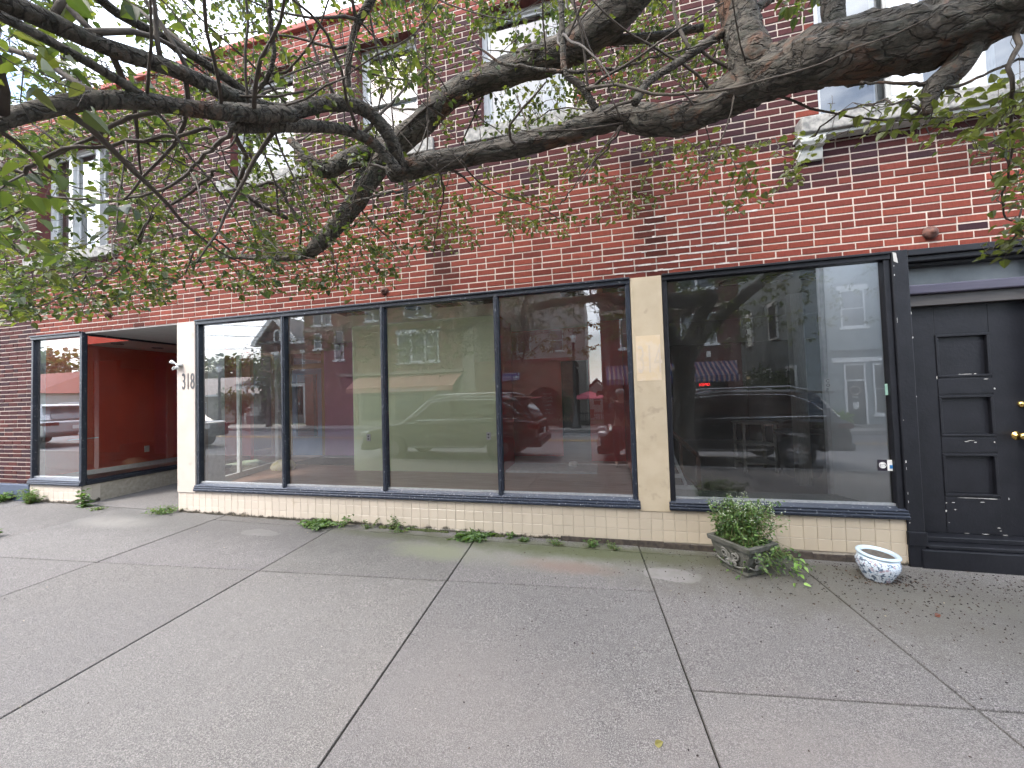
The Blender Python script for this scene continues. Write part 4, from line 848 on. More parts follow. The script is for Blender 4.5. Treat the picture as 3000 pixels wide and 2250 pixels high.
    if kind == 'suv': mb.add([(x0 + 4.765 * s, yn - W_ + .28, z + belt + .05), (x0 + 4.765 * s, yn - .28, z + belt + .05), (x0 + 4.44 * s, yn - .36, z + 1.5 * h), (x0 + 4.44 * s, yn - W_ + .36, z + 1.5 * h)], [(0, 1, 2, 3)])
    else: mb.add([(x0 + 4.2 * s, yn - W_ + .25, z + belt + .04), (x0 + 4.2 * s, yn - .25, z + belt + .04), (x0 + 3.5 * s, yn - .32, z + 1.35), (x0 + 3.5 * s, yn - W_ + .32, z + 1.35)], [(0, 1, 2, 3)])
    mb.build('rear_window', mat('pale_rear_glass', (.12, .13, .14), (.16, .17, .18), .05, 3, spec=1), t)
    for (ya, yb) in ((yn - .42, yn + .004), (yn - W_ - .004, yn - W_ + .42)): mb = MB(); mb.box(x0 + 4.62 * s, x0 + 4.895 * s, ya, yb, z + belt - .20, z + belt - .08); mb.build('tail_light', mat('tail_lamp', (.10, .006, .006), (.08, .005, .005), .12, 5), t, bevel=.02)
    mb = MB(); mb.box(x0 + 4.55 * s, x0 + 4.95 * s, yn - W_ + .05, yn - .05, z + .38, z + .56); mb.box(x0 - .03, x0 + .35 * s, yn - W_ + .05, yn - .05, z + .28, z + .5); mb.build('bumper', mat('bumper_trim', (.03, .03, .032), (.05, .05, .05), .4, 5) if kind == 'suv' else paint, t, bevel=.05)
    if plate: mb = MB(); mb.box(x0 + 4.89 * s, x0 + 4.905 * s, yn - W_ / 2 - .16, yn - W_ / 2 + .16, z + .66, z + .80); mb.build('license_plate', paper, t)
    for (ya, yb) in ((yn - .5, yn - .02), (yn - W_ + .02, yn - W_ + .5)): mb = MB(); mb.box(x0 - .005, x0 + .35 * s, ya, yb, z + .68 * h, z + .78 * h); mb.build('headlight', mat('head_lamp', (.5, .52, .55), (.6, .62, .65), .1, 5), t, bevel=.03)
    mb = MB(); mb.lathe((x0 + 1.62 * s, yn + .08, z + belt + .02), [(.0, 0), (.07, .02), (.08, .09), (.05, .14), (0, .15)], 12, sx=1.1, sy=1.2); mb.build('mirror', paint, t)
    for cx in (wx0, wx1):
        for side in (1, -1):
            yw = yn - .13 if side > 0 else yn - W_ + .13; c = (x0 + cx, yw, z + wr - .02)
            mb = MB(); n = 28
            prof = [(wr * .62, -.11), (wr * .95, -.11), (wr, -.07), (wr, .07), (wr * .95, .11), (wr * .62, .115)]
            mb.v = []; mb.lathe((0, 0, 0), prof, n); mb.v = [(c[0] + a, c[1] + side * q, c[2] + b_) for a, b_, q in mb.v]; tr = mb.build('wheel', rubber, t)
            rm = MB(); rm.lathe((0, 0, 0), [(wr * .66, .10), (wr * .66, .02), (wr * .6, .0)], n); rm.v = [(c[0] + a, c[1] + side * q, c[2] + b_) for a, b_, q in rm.v]
            rm.disc((c[0], c[1] + side * .0, c[2]), (0, 1, 0), wr * .62, n); 
            for k in range(10):
                a = k * math.pi / 5 + .1; d = Vector((math.cos(a), 0, math.sin(a))); p = Vector((-d.z, 0, d.x)); cc = Vector(c) + Vector((0, side * .085, 0))
                q = [cc + d * wr * .1 + p * .022, cc + d * wr * .1 - p * .022, cc + d * wr * .65 - p * .03, cc + d * wr * .65 + p * .03]; rm.add(q, [(0, 1, 2, 3)])
            rm.torus((c[0], c[1] + side * .085, c[2]), (0, 1, 0), wr * .64, .012, n, 6); rm.lathe((0, 0, 0), [(0, .11), (.045, .1), (.05, .08)], 12); k0 = len(rm.v) - 36; rm.v[k0:] = [(c[0] + a, c[1] + side * q, c[2] + b_) for a, b_, q in rm.v[k0:]]
            rm.build('rim', mat('alloy_rim', (.55, .56, .58), (.48, .49, .5), .25, 6, metal=.8), tr)
    return t
blackcar = mat('black_car_paint', (.008, .008, .010), (.010, .010, .012), .12, 3, coat=1)
redblack = mat('dark_car_paint', (.012, .010, .012), (.015, .011, .012), .12, 3, coat=1)
car('parked_suv', 'dark glossy SUV with silver roof rails parked before the bakery across from the green wall', -.80, -4.98, 4.95, 1.98, 1.72, redblack)
car('parked_suv', 'black SUV with chrome window trim parked behind the tree trunk', 5.55, -5.12, 5.15, 2.0, 1.74, blackcar)
car('parked_sedan', 'dark green-grey sedan parked left of the SUVs', -12.9, -5.5, 4.75, 1.82, 1.42, mat('green_grey_car_paint', (.05, .06, .06), (.06, .07, .07), .15, 3, coat=1), 'sedan')
car('parked_suv', 'silver SUV parked at the far left end of the kerb', -19.4, -5.5, 4.7, 1.9, 1.68, mat('silver_car_paint', (.45, .45, .46), (.5, .5, .51), .25, 3, metal=.4, coat=.6))

# ---- opposite buildings
def brickish(name, c, c2, mort=(.4, .35, .3)):
    m, nt, bs = _mat(name); b = nt.nodes.new('ShaderNodeTexBrick'); t = nt.nodes.new('ShaderNodeTexCoord'); mp_ = nt.nodes.new('ShaderNodeMapping'); mp_.inputs['Rotation'].default_value = (math.pi / 2, 0, 0)
    nt.links.new(t.outputs['Object'], mp_.inputs[0]); nt.links.new(mp_.outputs[0], b.inputs['Vector']); b.inputs['Color1'].default_value = (*c, 1); b.inputs['Color2'].default_value = (*c2, 1); b.inputs['Mortar'].default_value = (*mort, 1)
    b.inputs['Scale'].default_value = 1; b.inputs['Brick Width'].default_value = .21; b.inputs['Row Height'].default_value = .07; b.inputs['Mortar Size'].default_value = .006
    c3 = mixc(nt, ramp(nt, .3, .7, noise(nt, .8, 5)), b.outputs['Color'], (.7, .7, .7), 'MULTIPLY'); nt.links.new(c3, bs.inputs['Base Color']); bs.inputs['Roughness'].default_value = .9; return m
farwhite = mat('far_white_paint', (.80, .81, .80), (.72, .73, .72), .5, 18)
def owin(par, x0, x1, z0, z1, y, fm=farwhite, cols=1, glass=None, lintel=None, sill=True, d=.1, rail=True):
    fr = MB(); f = .055; fr.box(x0, x0 + f, y - .02, y + .04, z0, z1); fr.box(x1 - f, x1, y - .02, y + .04, z0, z1); fr.box(x0, x1, y - .02, y + .038, z1 - f, z1); fr.box(x0, x1, y - .02, y + .038, z0, z0 + f)
    for k in range(1, cols): xc = x0 + (x1 - x0) * k / cols; fr.box(xc - .05, xc + .05, y - .02, y + .036, z0, z1)
    if rail: fr.box(x0, x1, y - .015, y + .030, (z0 + z1) / 2 - .025, (z0 + z1) / 2 + .025)
    if sill: fr.box(x0 - .1, x1 + .1, y - .02, y + .09, z0 - .1, z0)
    o = fr.build('window', fm, par)
    MB().box(x0 + f, x1 - f, y - .01, y + .012, z0 + f, z1 - f).build('pane', mat('far_window_glass', (.05, .06, .065), (.10, .11, .12), .05, 2, spec=.9), o)
    if lintel: MB().box(x0 - .12, x1 + .12, y - .02, y + .06, z1, z1 + lintel).build('lintel', fm, o)
    return o
zr = lambda x: rz_(x) + .15
# gabled brick house with porch
hb = brickish('dark_red_house_brick', (.12, .028, .022), (.09, .022, .02), (.1, .05, .04)); roofm = mat('slate_roof', (.14, .15, .16), (.09, .10, .11), .8, 6, sc=(1, 1, 8))
HY = -20.0; t = thing('brick_house', 'dark red gabled brick house with white porch across the street', 'house', (-18, HY, 0))
z0 = zr(-18) - .2
MB().box(-20.5, -13.5, HY - 8, HY, z0, 6.2).build('wall', hb, t)
mb = MB(); mb.prism([(-20.5, 6.2), (-17.3, 6.2), (-18.9, 8.0)], HY - 3, HY); mb.build('gable_wall', hb, t)
for a, b in ((3.95, 4.2), (5.25, 5.5)): MB().box(-20.52, -13.48, HY - 7, HY + .02, a, b).build('stone_band', mat('sandstone', (.34, .2, .13), (.28, .16, .1), .9, 5), t)
mb = MB()
mb.hexa([(-20.95, HY + .35, 6.12), (-18.9, HY + .35, 8.22), (-18.9, HY - 4, 8.22), (-20.95, HY - 4, 6.12)], [(-20.95, HY + .35, 6.32), (-18.9, HY + .35, 8.42), (-18.9, HY - 4, 8.42), (-20.95, HY - 4, 6.32)])
mb.hexa([(-18.9, HY + .35, 8.22), (-16.85, HY + .35, 6.12), (-16.85, HY - 4, 6.12), (-18.9, HY - 4, 8.22)], [(-18.9, HY + .35, 8.42), (-16.85, HY + .35, 6.32), (-16.85, HY - 4, 6.32), (-18.9, HY - 4, 8.42)])
rf = mb.build('gable_roof', roofm, t)
mb = MB(); mb.prism([(-20.98, 6.1), (-20.98, 6.36), (-18.9, 8.46), (-16.82, 6.36), (-16.82, 6.1), (-17.1, 6.1), (-18.9, 7.98), (-20.7, 6.1)], HY + .3, HY + .42); mb.box(-21.05, -20.4, HY - .1, HY + .44, 6.0, 6.12); mb.box(-17.4, -13.4, HY - .1, HY + .42, 6.0, 6.15); mb.build('bargeboard', farwhite, rf)
mb = MB(); mb.hexa([(-20.7, HY + .3, 6.15), (-13.3, HY + .3, 6.15), (-13.3, HY - 8.3, 6.15), (-20.7, HY - 8.3, 6.15)], [(-19, HY - 2.5, 8.3), (-15, HY - 2.5, 8.3), (-15, HY - 5, 8.3), (-19, HY - 5, 8.3)]); mb.build('roof', roofm, t)
mb = MB(); mb.prism([(-19.2 + .36 + .33 * math.cos(a), 6.95 + .33 * math.sin(a)) for a in np.linspace(0, math.pi, 12)] + [(-19.17, 6.22), (-18.51, 6.22)], HY, HY + .09); mb.build('arched_window', farwhite, t)
mb = MB(); mb.prism([(-18.84 + .2 * math.cos(a), 6.92 + .2 * math.sin(a)) for a in np.linspace(0, math.pi, 12)] + [(-19.04, 6.32), (-18.64, 6.32)], HY + .09, HY + .10); mb.build('pane', MATS.get('far_window_glass') or plastic, t)
owin(t, -19.35, -17.85, 3.98, 5.3, HY, lintel=.22); owin(t, -16.6, -15.4, 3.98, 5.3, HY, lintel=.22); owin(t, -18.9, -17.7, .9, 2.4, HY)
mb = MB(); mb.hexa([(-20.3, HY + 2.4, 2.86), (-13.9, HY + 2.4, 2.86), (-13.9, HY, 3.0), (-20.3, HY, 3.0)], [(-20.3, HY + 2.4, 2.92), (-13.9, HY + 2.4, 2.92), (-14.2, HY, 3.75), (-20.1, HY, 3.75)]); pr_ = mb.build('porch_roof', roofm, t)
MB().box(-20.2, -14.0, HY + 2.1, HY + 2.35, 2.62, 2.86).build('porch_beam', farwhite, t)
for x in (-19.4, -17.15, -14.3): MB().box(x - .09, x + .09, HY + 2.15, HY + 2.33, z0, 2.62).build('porch_post', farwhite, t)
MB().box(-20.2, -14, HY, HY + 2.3, z0, .62).build('porch_floor', kerbm, t)
mb = MB(); mb.box(-19.3, -17.2, HY + 2.2, HY + 2.25, 1.18, 1.25); mb.box(-19.3, -17.2, HY + 2.2, HY + 2.25, .66, .72)
for k in range(22): x = -19.25 + k * .095; mb.box(x, x + .035, HY + 2.21, HY + 2.24, .72, 1.18)
mb.build('railing', farwhite, t)
MB().box(-17.5, -16.7, HY, HY + .05, .62, 2.5).build('door', mat('maroon_door', (.09, .02, .03), (.07, .02, .03), .4, 4), t)
mb = MB(); mb.box(-17.3, -17.1, HY + .05, HY + .06, 1.5, 1.8); mb.box(-16.95, -16.8, HY + .05, HY + .06, 1.3, 1.5); mb.box(-16.4, -16.1, HY + .02, HY + .05, 1.5, 1.95); mb.build('notice', paper, t)
# tan hip-roofed house, far left
t = thing('tan_building', 'low tan hip-roofed building at the far left across the street', 'building', (-33, -26, 0)); tanw = mat('tan_siding', (.36, .34, .29), (.3, .28, .24), .8, 4)
MB().box(-44, -27.9, -36, -26, -.4, 2.5).build('wall', tanw, t)
mb = MB(); mb.hexa([(-44.4, -25.6, 2.5), (-27.5, -25.6, 2.5), (-27.5, -36.4, 2.5), (-44.4, -36.4, 2.5)], [(-40, -30.5, 4.6), (-32, -30.5, 4.6), (-32, -31.5, 4.6), (-40, -31.5, 4.6)]); mb.build('roof', mat('pale_roof_tile', (.45, .38, .34), (.38, .33, .3), .8, 6), t)
MB().box(-44.4, -27.5, -25.7, -25.55, 2.32, 2.52).build('fascia', farwhite, t); owin(t, -36, -34, .5, 1.8, -26, cols=2)
t = thing('white_bungalow', 'white one-storey bungalow beyond the silver SUV', 'house', (-50, -16, 0)); MB().box(-62, -40, -28, -17, 0, 2.9).build('wall', mat('white_siding', (.55, .55, .53), (.5, .5, .48), .7, 4), t)
mb = MB(); mb.hexa([(-63, -16.4, 2.9), (-39.5, -16.4, 2.9), (-39.5, -28.5, 2.9), (-63, -28.5, 2.9)], [(-60, -22, 5.2), (-43, -22, 5.2), (-43, -23, 5.2), (-60, -23, 5.2)]); mb.build('roof', mat('red_roof', (.25, .07, .05), (.2, .06, .045), .8, 6), t); owin(t, -54, -51, 1, 2.2, -17, cols=3); owin(t, -47, -44, 1, 2.2, -17, cols=3)
# jeweller's building
jb = brickish('jeweller_brick', (.30, .12, .08), (.26, .10, .07), (.25, .17, .13)); JY = -14.2; tanst = mat('tan_stone', (.36, .30, .24), (.3, .25, .2), .85, 5)
t = thing('jeweller_building', 'tall reddish brick building with a salmon awning across the street', 'building', (-6, JY, 0)); zj = -.4
mb = MB(); mb.box(-11.05, -1.25, JY - 12, JY, 2.85, 9.4); mb.box(-11.05, -7.6, JY - 12, JY, zj, 2.85); mb.build('wall', jb, t)
MB().box(-11.1, -1.2, JY - .02, JY + .06, 5.55, 5.75).build('belt_course', tanst, t); MB().box(-11.2, -.6, JY - 12, JY + .25, 9.4, 9.75).build('cornice', tanst, t)
MB().box(-1.25, -.64, JY - 12, JY + .1, zj, 9.4).build('corner_pier', tanst, t)
for a, b, c, d in ((-10.35, -9.85, 4.55, 5.45), (-9.0, -8.4, 3.85, 5.5)): owin(t, a, b, c, d, JY, farwhite)
for a, b in ((-10.4, -9.2), (-7.0, -6.0), (-4.6, -3.0)): owin(t, a, b, 5.9, 7.3, JY, farwhite, cols=2)
owin(t, -5.0, -2.6, 3.5, 5.05, JY, farwhite, cols=3, lintel=.2)
MB().box(-8.5, -1.2, JY, JY + .25, 2.86, 3.02).build('shop_cornice', tanst, t)
mb = MB(); mb.box(-7.6, -1.3, JY - .3, JY - .1, zj, 2.85); mb.build('shop_front', mat('shop_front_cream', (.38, .36, .3), (.3, .29, .25), .6, 3), t)
for a, b in ((-7.4, -5.6), (-5.3, -3.6), (-2.9, -1.6)): owin(t, a, b, .4, 2.0, JY - .1, mat('bronze_frame', (.1, .08, .06)), rail=False, sill=False)
salm = mat('salmon_canvas', (.60, .30, .22), (.52, .26, .19), .8, 3)
mb = MB(); mb.hexa([(-7.5, JY, 2.8), (-1.35, JY, 2.8), (-1.45, JY + 1.05, 2.12), (-7.5, JY + 1.05, 2.12)], [(-7.5, JY, 2.84), (-1.35, JY, 2.84), (-1.45, JY + 1.07, 2.15), (-7.5, JY + 1.07, 2.15)]); mb.box(-7.5, -1.45, JY + 1.05, JY + 1.075, 1.9, 2.13); aw = mb.build('awning', salm, t)
text('awning_lettering', 'Cleves & Lonnemann Jewelers', paper, .235, (-2.3, JY + 1.08, 1.93), aw, face='+y', sx=.97)
mb = MB(); mb.cyl((-7.75, JY + .1, 0), (-7.75, JY + .1, 9), .05, n=8); mb.build('downpipe', tanst, t)
# bakery with arches
bb = brickish('bakery_brick', (.19, .075, .05), (.25, .125, .075), (.2, .15, .12)); t = thing('bakery_building', 'low brown brick bakery with two round arches and a blue sign across the street', 'building', (2, JY, 0)); zb_ = zr(2) - .25
def arch_wall(x0, x1, z0, z1, arches, y0, y1):
    mb = MB(); xs = x0
    for (a, b, spr) in arches:
        mb.box(xs, a, y0, y1, z0, z1); c = (a + b) / 2; r = (b - a) / 2; n = 12
        for k in range(n):
            t0, t1 = math.pi * (1 - k / n), math.pi * (1 - (k + 1) / n); p0 = (c + r * math.cos(t0), spr + r * .85 * math.sin(t0)); p1 = (c + r * math.cos(t1), spr + r * .85 * math.sin(t1)); mb.prism([p0, p1, (p1[0], z1), (p0[0], z1)], y0, y1)
        xs = b
    mb.box(xs, x1, y0, y1, z0, z1); return mb
arch_wall(-.64, 4.35, zb_, 3.2, [(.3, 1.72, 1.25), (2.12, 3.75, 1.22)], JY - .4, JY).build('wall', bb, t)
MB().box(-.64, 4.35, JY - 5, JY - 1.6, zb_, 3.0).build('inner_wall', mat('dark_brick_inner', (.06, .03, .025), (.04, .02, .02), .9, 5), t)
MB().box(-.7, 4.4, JY - 5, JY + .05, 3.2, 3.32).build('coping', mat('red_coping', (.2, .06, .05)), t)
mb = MB(); mb.box(2.4, 3.3, JY - 1.55, JY - 1.5, .2, 1.75); dd = mb.build('door', plastic, t)
mb = MB(); mb.box(2.15, 3.75, JY - 1.5, JY + .1, zb_, .02); mb.box(2.2, 3.6, JY + .1, JY + .4, zb_, -.08); mb.build('step', mat('brick_step', (.16, .07, .05), (.12, .055, .04), .9, 6), t)
for k, (s_, sz, sh) in enumerate((('Artisan', .17, .3), ('BREADS', .15, 0), ('MADE', .2, 0), ('fresh', .2, .3), ('FROM', .09, 0), ('SCRATCH', .135, 0))):
    text('door_lettering', s_, paper, sz, (2.87, JY - 1.49, 1.52 - k * .2), dd, face='+y', align='CENTER', font_shear=sh)
mb = MB(); mb.box(.35, 1.73, JY + .0, JY + .08, 2.3, 2.68); sg = mb.build('shop_sign', mat('blue_sign', (.03, .04, .22), (.03, .04, .18), .4, 3), t)
mb = MB()
for a in (2.32, 2.64): mb.box(.38, 1.70, JY + .08, JY + .085, a, a + .02)
mb.box(1.68, 1.70, JY + .08, JY + .085, 2.34, 2.64); mb.box(.38, .40, JY + .08, JY + .085, 2.34, 2.64); mb.box(1.52, 1.63, JY + .08, JY + .086, 2.40, 2.52); mb.prism([(1.38, 2.4), (1.47, 2.4), (1.43, 2.54)], JY + .08, JY + .086); mb.build('sign_border', paper, sg)
text('sign_lettering', 'BREADS', paper, .165, (1.28, JY + .085, 2.43), sg, face='+y')
# pale building behind
t = thing('pale_building', 'pale stucco building rising behind the low bakery', 'building', (2, -24, 0)); MB().box(-2, 4.6, -34, -24, -.5, 9.5).build('wall', mat('pale_stucco_far', (.5, .47, .42), (.45, .42, .38), .8, 2), t)
for x in (-.5, 2): owin(t, x, x + 1, 4.8, 6.4, -24)
# white house far down the gap
t = thing('white_house', 'white gabled house seen far down the gap behind the pink umbrella', 'house', (5.2, -31, 0)); ww = mat('white_clapboard', (.8, .8, .8), (.72, .72, .72), .7, 14, sc=(.3, .3, 8))
MB().box(4.2, 6.4, -36, -31, -1.2, 1.6).build('wall', ww, t); mb = MB(); mb.prism([(4.2, 1.6), (6.4, 1.6), (5.3, 2.6)], -36, -31); mb.build('gable_wall', ww, t); mb = MB(); mb.prism([(4.0, 1.5), (5.3, 2.75), (6.6, 1.5), (6.6, 1.65), (5.3, 2.92), (4.0, 1.65)], -36, -30.7); mb.build('roof', roofm, t)
owin(t, 4.9, 5.6, .4, 1.3, -31); owin(t, 4.4, 5.0, -.8, .1, -31)
# awning building
t = thing('striped_awning_building', 'dark brick building with a blue striped awning across the street', 'building', (9, JY, 0)); db = brickish('dark_shop_brick', (.10, .032, .026), (.13, .045, .032), (.09, .05, .045))
mb = MB(); mb.box(5.75, 11.7, JY - 12, JY, 2.0, 8.6); mb.box(5.75, 6.4, JY - 12, JY, -.5, 2.0); mb.box(11.1, 11.7, JY - 12, JY, -.5, 2.0); mb.build('wall', db, t)
MB().box(5.7, 11.75, JY - .02, JY + .12, 5.2, 5.4).build('belt_course', tanst, t); MB().box(5.6, 11.8, JY - 12, JY + .3, 8.6, 8.95).build('cornice', tanst, t)
MB().box(6.4, 11.1, JY - .5, JY - .4, -.5, 2.0).build('shop_front', mat('dark_shop', (.02, .02, .022)), t)
for a, b in ((6.6, 8.0), (9.25, 10.75)): owin(t, a, b, 3.6, 5.0, JY, cols=2)
for a, b in ((6.6, 8.0), (9.25, 10.75)): owin(t, a, b, 6.1, 7.6, JY, cols=2)
MB().box(10.3, 10.45, JY + .0, JY + .1, 3.0, 3.25).build('wall_lamp', paper, t)
m, nt_, bs_ = _mat('striped_canvas'); tq = nt_.nodes.new('ShaderNodeTexCoord'); sx_ = nt_.nodes.new('ShaderNodeSeparateXYZ'); nt_.links.new(tq.outputs['Object'], sx_.inputs[0])
fr_ = nt_.nodes.new('ShaderNodeMath'); fr_.operation = 'MULTIPLY'; fr_.inputs[1].default_value = 5.2; nt_.links.new(sx_.outputs[0], fr_.inputs[0]); f2 = nt_.nodes.new('ShaderNodeMath'); f2.operation = 'FRACT'; nt_.links.new(fr_.outputs[0], f2.inputs[0])
c_ = mixc(nt_, ramp(nt_, .49, .51, f2.outputs[0]), (.03, .05, .13), (.30, .22, .20)); c_ = mixc(nt_, ramp(nt_, .86, .88, f2.outputs[0]), c_, (.28, .06, .06)); nt_.links.new(c_, bs_.inputs['Base Color']); bs_.inputs['Roughness'].default_value = .8
mb = MB(); mb.hexa([(5.9, JY, 2.75), (11.5, JY, 2.75), (11.2, JY + 1.0, 2.1), (5.9, JY + 1.0, 2.1)], [(5.9, JY, 2.8), (11.5, JY, 2.8), (11.2, JY + 1.02, 2.13), (5.9, JY + 1.02, 2.13)])
x = 5.9
while x < 11.15: mb.prism([(x, 2.12), (x + .19, 2.12), (x + .19, 1.9), (x + .095, 1.86), (x, 1.9)], JY + 1.0, JY + 1.02); x += .192
mb.build('awning', m, t)
neon = bpy.data.materials.new('red_neon'); neon.use_nodes = True; MATS['red_neon'] = neon; nb = neon.node_tree.nodes['Principled BSDF']; nb.inputs['Base Color'].default_value = (.8, .02, .02, 1); nb.inputs['Emission Color'].default_value = (1, .03, .03, 1); nb.inputs['Emission Strength'].default_value = 4
text('neon_sign', 'OPEN', neon, .18, (10.5, JY - .38, 1.72), t, face='+y')
# grey painted brick building
t = thing('grey_painted_building', 'grey painted brick building with white trimmed door and windows across the street', 'building', (17, JY, 0)); gp = mat('grey_painted_brick', (.24, .28, .29), (.21, .245, .255), .7, 3, bmp=.006, bscale=14)
MB().box(14.1, 24, JY - 14, JY, -.6, 8.2).build('wall', gp, t); MB().box(14.0, 24.1, JY - 14, JY + .2, 8.2, 8.5).build('cornice', farwhite, t); MB().box(15.05, 19.5, JY, JY + .07, 2.5, 2.68).build('door_beam', farwhite, t)
MB().box(15.0, 22, JY, JY + .2, 2.98, 3.04).build('ledge', gp, t)
owin(t, 15.45, 16.2, 1.72, 2.42, JY, rail=False, sill=False); owin(t, 16.45, 17.9, .35, 2.4, JY, cols=2); owin(t, 15.45, 16.3, 3.95, 5.5, JY, lintel=.18); owin(t, 18, 18.9, 3.95, 5.5, JY, lintel=.18); owin(t, 18.4, 19.4, .35, 2.4, JY)
mb = MB(); mb.box(15.45, 15.52, JY, JY + .06, -.05, 1.72); mb.box(16.13, 16.2, JY, JY + .06, -.05, 1.72); df = mb.build('door_frame', farwhite, t)
dd = MB().box(15.52, 16.13, JY, JY + .03, -.05, 1.7).build('door', mat('charcoal_door', (.05, .06, .065)), t)
MB().torus((15.8, JY + .06, 1.32), (0, 1, 0), .17, .045, 22, 8).build('wreath', mat('dried_flowers', (.4, .36, .32), (.15, .14, .12), .9, 60), dd); mb = MB(); mb.box(15.7, 15.9, JY + .03, JY + .04, .58, .85); mb.box(15.7, 15.9, JY + .03, JY + .04, 1.02, 1.12); mb.build('door_notice', paper, dd)
MB().box(15.35, 16.5, JY, JY + .5, -.6, -.05).build('step', kerbm, t)
for (yy, za_, zb2, w2) in ((-15.0, 1.0, 2.3, .7), (-17.5, 1.0, 2.3, .8), (-20, 1.0, 2.3, .8), (-22.5, 1.0, 2.3, .8), (-16.5, 4.0, 5.6, .8), (-19.5, 4.0, 5.6, .8), (-22.5, 4.0, 5.6, .8)):
    mb = MB(); mb.box(14.05, 14.1, yy - w2, yy, za_, zb2); o = mb.build('window', mat('far_window_glass', (.05, .06, .065)), t); mb = MB(); mb.box(14.02, 14.1, yy - w2 - .1, yy + .1, zb2, zb2 + .2); mb.box(14.03, 14.1, yy - w2 - .06, yy + .06, za_ - .08, za_); mb.box(14.03, 14.1, yy - w2 - .07, yy - w2, za_, zb2); mb.box(14.03, 14.1, yy, yy + .07, za_, zb2); mb.build('window_trim', farwhite, o)
# lamp post with signal, planter shrub, umbrella, patio fence, left street lamp, power lines
ironm = mat('black_iron', (.015, .016, .017), (.02, .02, .02), .4, 8)
def lamp_post(label, x, y, h, extra=False):
    z = zr(x); t = thing('street_lamp', label, 'street lamp', (x, y, z))
    mb = MB(); mb.lathe((x, y, z), [(.24, 0), (.24, .12), (.16, .2), (.13, .45), (.10, .5), (.075, .9), (.06, h - .5), (.07, h - .48), (.09, h - .42), (.05, h - .4)], 16); mb.build('post', ironm, t)
    mb = MB(); mb.lathe((x, y, z + h - .4), [(.08, 0), (.14, .12), (.15, .3), (.06, .36)], 14); mb.build('globe', mat('milk_glass', (.7, .72, .7), (.65, .66, .65), .2, 3), t)
    mb = MB(); mb.lathe((x, y, z + h - .04), [(.15, -.02), (.09, .08), (.02, .14), (.015, .26), (0, .28)], 14); mb.build('finial', ironm, t); return t
lamp_post('black street lamp with white globe near the gabled brick house', -16.1, -13.2, 3.6)
lamp_post('black street lamp standing beside the pink umbrella', 4.5, -13.1, 4.3)
t = thing('flower_planter', 'dark planter with a round shrub and pink flowers at the bakery door', 'planter', (3.95, -13.6, zr(4))); MB().box(3.7, 4.25, -13.85, -13.35, zr(4), zr(4) + .32).build('box', plastic, t, bevel=.01)
def crown(mb, c, r, n, size, cols, rnd, flat=.8):
    P = []; Dn = []
    for _ in range(n):
        a, b = rnd.uniform(0, 6.28), math.acos(rnd.uniform(-1, 1)); q = rnd.random() ** .4; cl = 1 + .28 * _n3(3 * math.sin(b) * math.cos(a) + c[0], 3 * math.sin(b) * math.sin(a) + c[1], 3 * math.cos(b) + c[2])
        d = Vector((math.sin(b) * math.cos(a), math.sin(b) * math.sin(a), math.cos(b))); P.append(Vector(c) + Vector((d.x * r[0], d.y * r[1], d.z * r[2])) * q * cl); Dn.append(d + Vector((rnd.gauss(0, .6), rnd.gauss(0, .6), rnd.gauss(0, .6))))
    leafset(mb, P, Dn, size, cols, rnd, .2, .8)
rnd = random.Random(77)
mb = MB(); crown(mb, (3.95, -13.6, zr(4) + .95), (.36, .36, .62), 700, .10, LG, rnd); mb.build('shrub', leafm, t)
mb = MB(); crown(mb, (3.95, -13.45, zr(4) + .38), (.5, .35, .16), 260, .06, [(.5, .25, .28), (.5, .45, .42), (.1, .15, .05)], rnd); mb.build('flowers', leafm, t)
t = thing('patio_umbrella', 'pink patio umbrella standing open beside the bakery', 'umbrella', (5.06, -14.8, zr(5)))
mb = MB(); n = 8; zz = 1.32; ap = (5.06, -14.8, 1.66); rim = [(5.06 + .92 * math.cos(6.283 * k / n), -14.8 + .92 * math.sin(6.283 * k / n), zz) for k in range(n)]; mb.add([ap] + rim + [(a, b, c - .06) for a, b, c in rim], [(0, k + 1, (k + 1) % n + 1) for k in range(n)] + [(k + 1, (k + 1) % n + 1, (k + 1) % n + 1 + n, k + 1 + n) for k in range(n)]); mb.build('canopy', mat('pink_canvas', (.72, .16, .22), (.66, .14, .2), .8, 3), t)
MB().cyl((5.06, -14.8, zr(5)), (5.06, -14.8, 1.64), .02, n=8).build('pole', ironm, t); MB().lathe((5.06, -14.8, zr(5)), [(.25, 0), (.25, .05), (.05, .1)], 16).build('base', ironm, t)
t = thing('patio_fence', 'black iron fence closing the patio beside the bakery', 'fence', (5.1, -14.4, zr(5))); mb = MB(); mb.box(4.4, 5.72, -14.42, -14.38, .55, .6); mb.box(4.4, 5.72, -14.42, -14.38, -.1, -.05)
for k in range(12): x = 4.42 + k * .115; mb.cyl((x, -14.4, -.15), (x, -14.4, .66), .011, n=6)
mb.build('railing', ironm, t)
for i, (p, q) in enumerate((((-45, -13.0, 10.5), (-13, -15, 6.2)), ((-45, -13.2, 9.8), (-13, -15.2, 5.55)), ((-45, -13.4, 7.9), (-13, -15.3, 4.9)), ((-45, -13.6, 6.6), (-12, -15.4, 4.35)), ((-45, -13.0, 6.2), (-12, -15.4, 3.3)))):
    P = [Vector(p).lerp(Vector(q), k / 12) - Vector((0, 0, .5 * 4 * (k / 12) * (1 - k / 12))) for k in range(13)]
    tag(MB().tube(P, .022, 4).build('power_line', plastic), ('topmost', 'second from the top', 'middle', 'fourth from the top', 'lowest')[i] + ' of the power lines crossing the sky beside the gabled house', 'power line', 'power lines in the sky')
